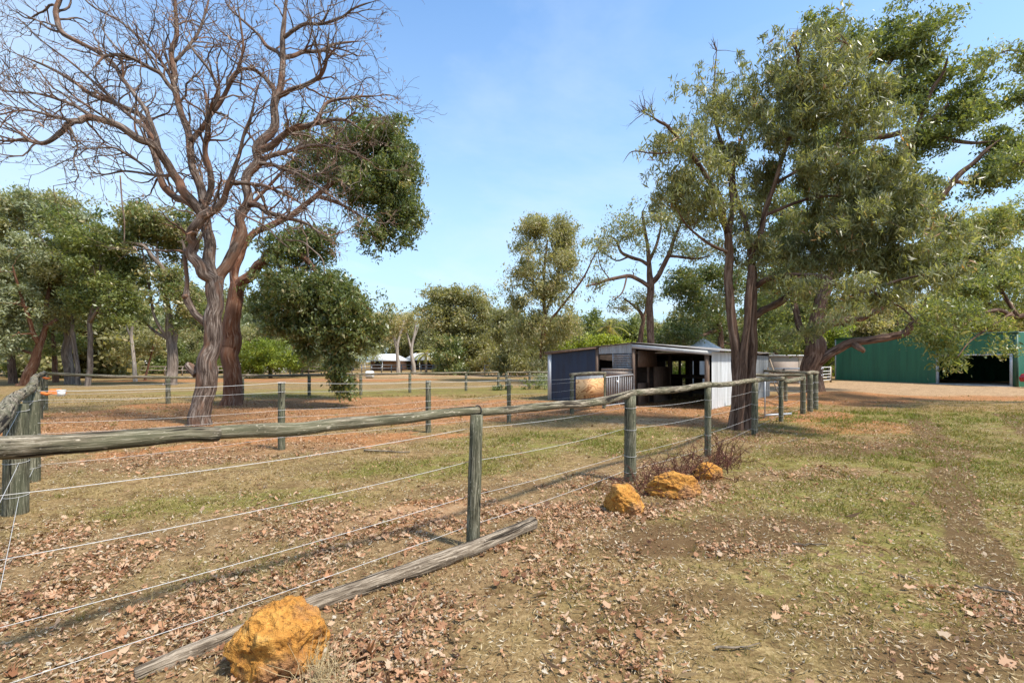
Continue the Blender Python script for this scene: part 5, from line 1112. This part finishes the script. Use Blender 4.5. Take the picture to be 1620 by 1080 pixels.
mid_tree('gum_tree', 'crooked yellow-barked sapling behind the pale trunk', 40, [(230, 598, 2.4), (233, 585, 2.2), (238, 565, 2), (243, 545, 1.8), (248, 520, 1.4)], [], [(248, 530, 34, 28, 0, 2.4, 44), (220, 560, 26, 20, 0, 2, 24)], 'bark_red', 'leaf_olive', seed=509)
mid_tree('wattle', 'lime-green spreading wattle right of the two big trunks', 46, [(428, 605, 5), (427, 590, 4), (425, 575, 3)], [], [(425, 560, 48, 26, 0, 3.4, 150), (405, 580, 26, 14, -1, 2, 40), (450, 575, 24, 18, 0, 2, 40)], 'bark_stringy', 'leaf_bright', seed=510, L=.3, W=.09, tmean=.22)
mid_tree('gum_tree', 'grey shrubby gum between the wattle and the hanging foliage', 50, [(478, 600, 4), (478, 575, 3)], [], [(480, 560, 34, 34, 0, 3, 90), (520, 550, 34, 44, 2, 3, 80), (570, 555, 34, 34, 1, 3, 70)], 'bark_grey', 'leaf_grey', seed=511, L=.32)
mid_tree('gum_tree', 'pale-trunked gum in front of the houses, left of the pair', 56, [(631, 596, 5), (630, 580, 4.5), (629, 560, 4), (629, 545, 3.4), (634, 525, 2.6), (640, 505, 1.8)], [[(630, 548, 3), (620, 525, 2.2), (612, 508, 1.4)], [(629, 560, 2.5), (624, 540, 1.8), (616, 520, 1)]], [(628, 508, 34, 20, 0, 3, 60), (612, 520, 20, 22, 1, 2.4, 30)], 'bark_pale', 'leaf_olive', seed=512, tmean=.65, L=.3, W=.12, rc=.6)
mid_tree('gum_tree', 'white-topped gum in front of the houses, right of the pair', 58, [(656, 593, 5.5), (654, 580, 5), (652, 565, 4.2), (651, 550, 3.5), (656, 525, 2.6), (658, 505, 1.6)], [[(651, 555, 2.8), (644, 530, 2.2), (638, 505, 1.4)], [(654, 540, 2), (662, 515, 1.2)]], [(645, 500, 20, 12, 0, 2, 18)], 'bark_pale', 'leaf_olive', seed=513, tmean=.7, L=.3)
mid_tree('gum_tree', 'bushy olive gum with clumped crown left of centre', 62, [(725, 592, 5), (722, 570, 4.5), (715, 540, 4), (708, 510, 3), (700, 480, 2)], [[(718, 545, 3), (740, 520, 2.5), (755, 490, 2)], [(712, 520, 2.5), (695, 500, 2)]],
  [(700, 490, 34, 26, 0, 4, 110), (712, 475, 30, 16, 0, 3, 60), (757, 478, 26, 24, 0, 3, 80), (735, 515, 36, 26, 0, 3.5, 90), (755, 555, 34, 36, -1, 3.5, 110), (725, 560, 34, 34, -1, 3.5, 90)], 'bark_grey', 'leaf_olive', seed=514, L=.36, W=.17, rc=.7)
mid_tree('gum_tree', 'dark green round-leaved tree left of the clumped gum', 58, [(710, 592, 4), (710, 575, 3)], [], [(711, 560, 22, 30, 0, 3, 120), (712, 585, 26, 10, -1, 2.4, 30)], 'bark_stringy', 'leaf_dark', seed=515, L=.34, W=.17, rc=.6, tmean=.6)
mid_tree('gum_tree', 'drooping gum between the clumped gum and the tall gum', 52, [(815, 596, 4), (812, 570, 3.6), (808, 530, 2.6)], [], [(810, 530, 34, 28, 0, 3, 100), (800, 500, 22, 18, 1, 2.4, 50), (825, 565, 34, 28, -1, 3, 90), (790, 570, 20, 22, 0, 2, 40)], 'bark_stringy', 'leaf_olive', seed=516, L=.34, W=.13, rc=.6, tmean=.35, droop=1.2)
mid_tree('gum_tree', 'tall narrow gum left of the stable with ragged crown', 37, [(857, 612, 7), (857, 590, 6), (858, 560, 5.5), (860, 530, 5), (862, 500, 4.5), (860, 460, 4), (862, 420, 3), (866, 380, 2)],
  [drift([(862, 500, 4), (872, 470, 3.6), (882, 440, 3), (888, 400, 2.2), (895, 365, 1.4)], 0, 1), drift([(860, 480, 3.4), (845, 450, 2.8), (835, 420, 2)], 0, -1), drift([(868, 520, 3.2), (885, 495, 3), (905, 465, 2.6), (925, 435, 2.2), (940, 405, 1.8), (955, 378, 1.4), (962, 350, .9)], 0, -2)],
  [(858, 360, 30, 20, 0, 2.0, 90), (893, 375, 26, 26, .5, 1.8, 80), (850, 400, 36, 32, 0, 2.2, 110), (895, 420, 28, 34, 0, 2, 80), (830, 425, 24, 26, 0, 1.6, 46), (870, 460, 44, 30, 0, 2.4, 90), (825, 475, 26, 22, -.5, 1.6, 46), (845, 520, 42, 32, 0, 2.4, 90), (890, 520, 38, 30, 0, 2.4, 70), (860, 570, 40, 26, -.5, 2.2, 60)], 'bark_red', 'leaf_olive', seed=517, L=.26, W=.085, rc=.5, droop=1.3, n_each=62, thr=.5, nsc=1.0, tmean=.55)
mid_tree('gum_tree', 'thin-crowned dark gum rising behind the stable roof', 31, [(1028, 610, 9.5), (1028, 560, 9), (1029, 520, 8.5), (1028, 480, 8), (1029, 460, 8.5), (1028, 435, 7), (1027, 415, 5.5), (1023, 380, 4), (1018, 350, 3), (1016, 335, 2)],
  [drift([(1024, 455, 5.5), (1008, 443, 5), (992, 436, 4.6), (965, 443, 4), (945, 448, 3), (928, 452, 1.8)], 0, -1.5), drift([(1024, 420, 4.5), (1010, 412, 4.2), (995, 406, 4), (982, 398, 3.4), (975, 380, 2.6), (960, 370, 1.6)], 0, 1), drift([(1033, 452, 6.5), (1045, 432, 6), (1058, 405, 5.2), (1066, 380, 4), (1078, 350, 3), (1085, 325, 1.8)], 0, -1.2), drift([(1060, 408, 3.4), (1085, 408, 3.2), (1105, 409, 2.6), (1125, 404, 1.6)], -.5, -2), drift([(1027, 412, 4), (1040, 385, 3.4), (1048, 350, 2)], 0, 1.4), drift([(995, 408, 2.6), (975, 412, 2), (955, 400, 1.4)], .6, 1.6), drift([(965, 443, 2), (950, 420, 1.6), (945, 395, 1)], -.8, 0), drift([(992, 436, 2.4), (985, 462, 2), (965, 478, 1.2)], -.6, -1.4)],
  [(960, 385, 34, 30, 0, 2, 44), (995, 360, 40, 28, 0, 2, 60), (1040, 345, 36, 26, 0, 2, 50), (1080, 340, 36, 40, -1, 2, 70), (935, 440, 22, 24, -1, 1.4, 18), (1000, 400, 34, 22, 0, 2, 20), (1070, 390, 30, 22, -1, 1.6, 18), (1110, 400, 30, 24, -1.5, 1.6, 30)], 'bark_stringy', 'leaf_gum', seed=518, L=.20, W=.075, rc=.38, droop=1.0, n_each=34, thr=.42, nsc=.8, tmean=.4)
mid_tree('gum_tree', 'short crooked gum left of the thin-crowned gum behind the stable', 33, [(1013, 610, 6), (1013, 560, 6), (1014, 525, 5.5), (1018, 505, 4.5), (1010, 490, 3.6), (998, 480, 2.6), (985, 470, 1.6)], [drift([(1018, 505, 3), (1022, 485, 2.6), (1018, 465, 2)], 0, .8)], [(990, 480, 34, 16, 0, 1.6, 36), (1015, 470, 26, 12, 0, 1.4, 18)], 'bark_stringy', 'leaf_gum', seed=519, L=.2, W=.08, rc=.36, n_each=40)
mid_tree('marri_tree', 'dark-leaved tree filling the gap behind the twin-stemmed gum', 34, [(1140, 612, 7), (1140, 560, 7), (1138, 520, 6), (1130, 480, 4)], [drift([(1138, 520, 4.5), (1110, 530, 4), (1080, 540, 3), (1062, 548, 2)], 0, -1.5), drift([(1132, 490, 3.6), (1100, 470, 3), (1070, 450, 2)], 0, 1), drift([(1138, 500, 4), (1160, 460, 3), (1170, 420, 2)], 0, 1)],
  [(1085, 450, 38, 32, 0, 2, 90), (1110, 490, 46, 34, 0, 2.4, 110), (1075, 530, 36, 24, -1, 1.8, 60), (1120, 430, 36, 30, .5, 2, 70), (1165, 450, 30, 50, 1, 2, 80), (1100, 400, 30, 20, 0, 1.6, 36), (1150, 530, 40, 30, 1, 2, 50)], 'bark_stringy', 'leaf_dark', seed=520, L=.2, W=.10, rc=.42, n_each=60, tmean=.5)
mid_tree('gum_tree', 'straight brown trunk between the stable and the big dark tree', 38, [(1228, 604, 8), (1228, 590, 7), (1227, 560, 6.5), (1226, 520, 6), (1224, 480, 5), (1222, 440, 3)], [], [(1215, 500, 36, 34, 0, 2.6, 100), (1250, 540, 34, 26, 0, 2.4, 70), (1200, 540, 26, 24, 0, 2, 50), (1225, 450, 40, 34, 1, 2.6, 90)], 'bark_stringy', 'leaf_mid', seed=521, tmean=.6)
mid_tree('gum_tree', 'broad bright green tree behind the right end of the green shed', 52, [(1585, 600, 9), (1585, 560, 8), (1575, 520, 7), (1560, 470, 5), (1550, 420, 3)], [drift([(1578, 520, 6), (1600, 480, 5), (1620, 430, 4)], 0, 1), drift([(1575, 530, 5), (1540, 500, 4), (1510, 470, 3)], 0, -1), drift([(1585, 545, 5), (1620, 520, 4), (1650, 490, 3)], 0, -1)],
  [(1550, 365, 46, 34, 0, 3.4, 130), (1600, 350, 40, 30, 0, 3.4, 110), (1500, 400, 36, 36, 0, 3, 80), (1570, 420, 60, 44, 0, 4, 160), (1620, 430, 50, 50, 0, 3.4, 110), (1520, 460, 50, 36, -1, 3.4, 90), (1600, 490, 50, 34, 0, 3, 90), (1550, 510, 44, 22, 0, 2.8, 50)], 'bark_stringy', 'leaf_mid', seed=522, tmean=.72, L=.32, W=.15, rc=.6)
mid_tree('gum_tree', 'two-trunked tree behind the middle of the green shed roof', 52, [(1400, 600, 6), (1400, 560, 6), (1396, 520, 5), (1394, 490, 3)], [[(1422, 600, 5), (1421, 560, 5), (1420, 520, 4), (1418, 490, 2)]], [(1400, 490, 50, 30, 0, 3, 100), (1440, 500, 40, 26, 0, 3, 60), (1350, 510, 44, 34, 0, 3, 80), (1470, 510, 40, 26, 1, 3, 60)], 'bark_stringy', 'leaf_olive', seed=523, tmean=.75, L=.32, W=.15, rc=.6)
# palms
def palm(px, py0, py1, d, label, seed, s=1.0):
    r = np.random.default_rng(seed); p0 = at(px, py0, d); p1 = at(px, py1, d); root = thing('palm', label, 'palm', (p0[0], d, 0))
    tb = Tubes(); z = np.linspace(0, p1[2], 10); tb.tube(np.stack([p0[0]+0*z, d+0*z, z], -1), .2-.006*np.arange(10), 12, .05); tb.build('trunk', M['bark_grey'], root, np.array(root.location))
    c = np.array([p0[0], d, p1[2]]); pos, ax, sd, Ls, Ws, ti = [], [], [], [], [], []; t2 = Tubes()
    for k in range(26):
        a = r.random()*6.283; e = r.uniform(-.2, 1.2); dirv = np.array([math.cos(a)*math.cos(e), math.sin(a)*math.cos(e), math.sin(e)]); L = r.uniform(1.6, 2.5)*s; P = [c]
        for i in range(10): dirv = nrm(dirv+np.array([0, 0, -.16])); P.append(P[-1]+dirv*L/10)
        P = np.array(P); t2.tube(P, np.linspace(.03, .008, 11), 4, cap=False); tt = r.normal(.5, .2)
        for i in range(1, 11):
            dv = nrm(P[i]-P[i-1]); side = nrm(np.cross(dv, [0, 0, 1.]))
            for sg in (-1, 1):
                for q in (0, .5):
                    v = nrm(side*sg+dv*.5+np.array([0, 0, -.35])); l = .45*s*math.sin(math.pi*(i+1)/13); pos.append(P[i]-(P[i]-P[i-1])*q+v*l/2); ax.append(v); sd.append(nrm(np.cross(v, [0, 0, 1.])+.01)); Ls.append(l); Ws.append(.07*s); ti.append(tt+r.normal(0, .08))
    fr = leaf_mesh('fronds', (np.array(pos), np.array(ax), np.array(sd), np.array(Ls), np.array(Ws), np.clip(ti, 0, 1)), M['leaf_palm'], root, np.array(root.location))
    t2.build('frond_stem', M['bark_grey'], root, np.array(root.location))
palm(674, 590, 561, 70, 'yellow-green palm in front of the right white-roofed house', 61)
palm(690, 590, 558, 73, 'taller palm right of the yellow one by the same house', 62, 1.1)
palm(964, 596, 520, 47, 'palm with bright upright fronds above the stable roof', 63, .9)

# shrubs close to the far fence
mid_tree('shrub', 'leafy sprawling suckers on the far fence left of the tall gum', 27.0, [(836, 620, 1.5), (836, 605, 1)], [[(836, 612, 1), (820, 604, .8)], [(838, 610, 1), (856, 603, .7)]], [(835, 607, 22, 8, 0, .7, 20), (855, 612, 14, 10, 0, .6, 18)], 'bark_grey', 'leaf_mid', seed=530, L=.16, W=.07, rc=.16, n_each=16, nsc=.5, cat='shrub')
mid_tree('shrub', 'low dark leafy plant round a far fence post', 26.2, [(793, 622, 1.2), (793, 612, 1)], [], [(786, 615, 10, 5, 0, .4, 12), (800, 616, 8, 5, 0, .4, 10)], 'bark_grey', 'leaf_dark', seed=531, L=.18, W=.07, rc=.14, n_each=14, nsc=.5, cat='shrub')
mid_tree('shrub', 'tangled grey scrub behind the left corner of the stable', 29, [(862, 618, 2), (862, 605, 1.4)], [], [(862, 603, 16, 16, 0, .9, 50)], 'bark_grey', 'leaf_grey', seed=532, L=.14, W=.06, rc=.25, n_each=30, nsc=.5, cat='shrub')
mid_tree('shrub', 'bright yellow-green bush showing above the blue wall', 42, [(915, 600, 3), (915, 570, 2)], [], [(915, 548, 26, 20, 0, 1.8, 80), (895, 560, 20, 20, 0, 1.6, 50)], 'bark_grey', 'leaf_bright', seed=533, L=.22, W=.12, rc=.4, tmean=.6, cat='shrub')
mid_tree('shrub', 'lime bush above the ridge of the stable roof', 42, [(965, 600, 3), (965, 570, 2)], [], [(968, 548, 34, 16, 0, 1.8, 90)], 'bark_grey', 'leaf_bright', seed=534, L=.22, W=.12, rc=.4, tmean=.7, cat='shrub')
mid_tree('shrub', 'sunlit green bushes seen through the open back of the stable', 36, [(1085, 600, 3), (1085, 590, 2)], [], [(1075, 580, 34, 18, 0, 1.6, 90), (1120, 585, 30, 16, 0, 1.6, 60)], 'bark_grey', 'leaf_bright', seed=535, L=.2, W=.1, rc=.35, tmean=.35, cat='shrub')
mid_tree('shrub', 'yellow-green shrubbery between the big dark tree and the green shed', 44, [(1310, 600, 3), (1310, 580, 2)], [], [(1305, 560, 24, 34, 0, 2, 110), (1290, 530, 34, 24, 0, 2, 70), (1245, 575, 20, 10, 0, 1.5, 24)], 'bark_grey', 'leaf_bright', seed=536, L=.24, W=.12, rc=.45, tmean=.3, cat='shrub')

# ---- background wood: a few trees modelled once and copied, each its own object
def proto(seed, h, bark, leafm, blobs, L, W, rc, n_each, tmean, label, group, low=False):
    T = Tree(seed); root = thing('woodland_tree', label, 'tree', (0, 0, 0), group=group)
    T.limb([(np.array([0, 0, -.2]), .32), (np.array([.1, 0, h*.15]), .24), (np.array([-.1, .2, h*.4]), .2), (np.array([.2, .1, h*.62]), .14), (np.array([0, 0, h*.85]), .06)], 9, 4, .3, .1)
    for k in range(5):
        a = T.r.random()*6.28; z0 = h*T.r.uniform(.25, .55); v = np.array([math.cos(a), math.sin(a), 0]); T.limb([(np.array([0, .1, z0]), .13), (v*h*.1+np.array([0, 0, z0+h*.1]), .09), (v*h*.2+np.array([0, 0, z0+h*.25]), .05)], 7, 4, .3)
    cl = T.clumps([((b[0]*h, b[1]*h, b[2]*h), (b[3]*h, b[3]*h, b[4]*h), b[5]) for b in blobs], thr=.4, nsc=1.4, shell=.5); T.connect(cl, .06, .02)
    T.finish(root, bark, leafm, leaves_at(T.r, cl, n_each, rc, L, W, .6, .2, .19, .15, tmean)); return root
BL = [(0, 0, .75, .22, .2, 90), (.15, .05, .55, .2, .16, 70), (-.17, 0, .5, .18, .16, 60), (.02, -.12, .35, .22, .12, 50), (0, 0, .9, .12, .08, 24)]
BU = [(0, 0, .6, .3, .35, 150), (.2, 0, .3, .24, .25, 80), (-.2, .1, .28, .24, .25, 80), (0, -.2, .15, .3, .14, 60)]
GL, GM, GR = 'wood behind the left half of the paddock', 'wood behind the middle field', 'wood behind stable and green shed'
lab = lambda t, g: {'a': 'open-crowned grey-trunked gum', 'b': 'thick bushy olive tree', 'c': 'dark green bushy tree', 'd': 'pale leafy grey-green gum'}[t]+' among the '+g
PR = {'a': proto(601, 10, 'bark_grey', 'leaf_olive', BL, .27, .13, .7, 90, .5, lab('a', GL), GL+', open-crowned'), 'b': proto(602, 8, 'bark_stringy', 'leaf_olive', BU, .27, .13, .7, 90, .45, lab('b', GL), GL+', bushy olive'),
      'c': proto(603, 8, 'bark_stringy', 'leaf_mid', BU, .27, .13, .7, 90, .4, lab('c', GL), GL+', dark green'), 'd': proto(604, 10, 'bark_pale', 'leaf_grey', BL, .27, .13, .7, 90, .6, lab('d', GL), GL+', grey-green')}
used = set()
GN = {'a': ', open-crowned', 'b': ', bushy olive', 'c': ', dark green', 'd': ', grey-green'}
def wood_tree(t, px, d, hpx, rz, g):
    """top of the crown hpx above the horizon row"""
    hh = H+hpx/F*d; h0 = 10 if t in 'ad' else 8; sc = hh/h0
    src = PR[t]
    if t not in used: o = src; used.add(t)
    else:
        o = src.copy(); C.objects.link(o)
        for ch in list(src.children):
            c = ch.copy(); C.objects.link(c); c.parent = o
    o.location = ((px-CX)/F*d, d, 0); o.rotation_euler = (0, 0, rz); o.scale = (sc, sc, sc*.97)
    o['label'] = lab(t, g); o['group'] = g+GN[t]
r = np.random.default_rng(77)
def row(x0, x1, step, d0, d1, h0, h1, types, g):
    px = x0
    while px < x1:
        t = types[r.integers(len(types))]; wood_tree(t, px+r.uniform(-.3, .3)*step, r.uniform(d0, d1), r.uniform(h0, h1), r.random()*6.28, g); px += step
row(-60, 600, 52, 82, 104, 88, 120, 'abd', GL)
row(-80, 590, 56, 68, 80, 45, 82, 'bcdb', GL)
row(-70, 200, 60, 48, 58, 30, 50, 'cb', GL)
row(-60, 200, 105, 44, 60, 140, 195, 'abd', GL)
row(160, 330, 55, 56, 66, 26, 44, 'bc', GL)
row(360, 600, 48, 74, 86, 55, 85, 'bdab', GL)
row(590, 1200, 46, 96, 118, 62, 84, 'abdb', GM)
row(770, 1180, 44, 60, 76, 60, 90, 'bcda', GM)
row(900, 1200, 50, 48, 58, 55, 80, 'bcb', GM)
row(1180, 1680, 52, 62, 84, 62, 95, 'abcb', GR)
row(1230, 1700, 60, 100, 125, 80, 120, 'abd', GR)
row(1200, 1500, 55, 50, 58, 60, 90, 'bcb', GR)

# ------------------------------------------------------------------ sky, sun, camera
EL, sx, sy = math.radians(56), .84, -.54
w = bpy.data.worlds.new('World'); bpy.context.scene.world = w; w.use_nodes = True
nt = w.node_tree; nt.nodes.clear(); out = nt.nodes.new('ShaderNodeOutputWorld'); bg = nt.nodes.new('ShaderNodeBackground')
sky = nt.nodes.new('ShaderNodeTexSky'); sky.sky_type = 'NISHITA'; sky.sun_disc = False; sky.sun_elevation = EL; sky.sun_rotation = math.atan2(sx, sy)
sky.air_density = 1.0; sky.dust_density = .6; sky.ozone_density = 1.6; sky.altitude = 50
tc = nt.nodes.new('ShaderNodeTexCoord').outputs['Generated']
sp = nt.nodes.new('ShaderNodeSeparateXYZ'); nt.links.new(tc, sp.inputs[0])
dz = mth(nt, 'MAXIMUM', sp.outputs[2], .06); cmb = nt.nodes.new('ShaderNodeCombineXYZ')
nt.links.new(mth(nt, 'DIVIDE', sp.outputs[0], dz), cmb.inputs[0]); nt.links.new(mth(nt, 'DIVIDE', sp.outputs[1], dz), cmb.inputs[1])
cn = noise(nt, mapped(nt, cmb.outputs[0], (.55, .35, 1)), 1.0, 7, .58, .5); cn2 = noise(nt, mapped(nt, cmb.outputs[0], (.16, .12, 1)), 1.0, 3)
cl = ramp(nt, mth(nt, 'MULTIPLY', cn, mth(nt, 'ADD', cn2, .5)), [(.43, 0), (.64, 1)])
low = ramp(nt, sp.outputs[2], [(.0, .85), (.16, .7), (.38, .3), (.6, 0)])
sk = mixc(nt, 1.0, sky.outputs[0], (.86, 1.02, 1.08), 'MULTIPLY')
col = mixc(nt, mth(nt, 'MULTIPLY', cl, .42), mixc(nt, low, sk, (2.05, 2.8, 3.55)), (2.9, 3.35, 3.8))
nt.links.new(col, bg.inputs[0]); bg.inputs[1].default_value = .15; nt.links.new(bg.outputs[0], out.inputs[0])
s = bpy.data.lights.new('sun', 'SUN'); s.energy = 3.3; s.angle = math.radians(5); s.color = (1, .945, .86)
so = bpy.data.objects.new('sun', s); C.objects.link(so)
from mathutils import Vector
so.rotation_euler = Vector((sx*math.cos(EL), sy*math.cos(EL), math.sin(EL))).to_track_quat('Z', 'Y').to_euler()
cam = bpy.data.cameras.new('camera'); co = bpy.data.objects.new('camera', cam); C.objects.link(co); bpy.context.scene.camera = co
co.location = (0, 0, H); co.rotation_euler = (math.pi/2, 0, 0); cam.sensor_width = 36; cam.lens = 36*F/1620; cam.shift_y = (HY-540)/1620; cam.clip_end = 5000; cam.clip_start = .05
sc = bpy.context.scene; sc.view_settings.view_transform = 'Standard'; sc.view_settings.look = 'None'; sc.view_settings.exposure = 1.03; sc.view_settings.gamma = 1
sc.cycles.max_bounces = 9; sc.cycles.diffuse_bounces = 6; sc.cycles.transmission_bounces = 6; sc.cycles.transparent_max_bounces = 4
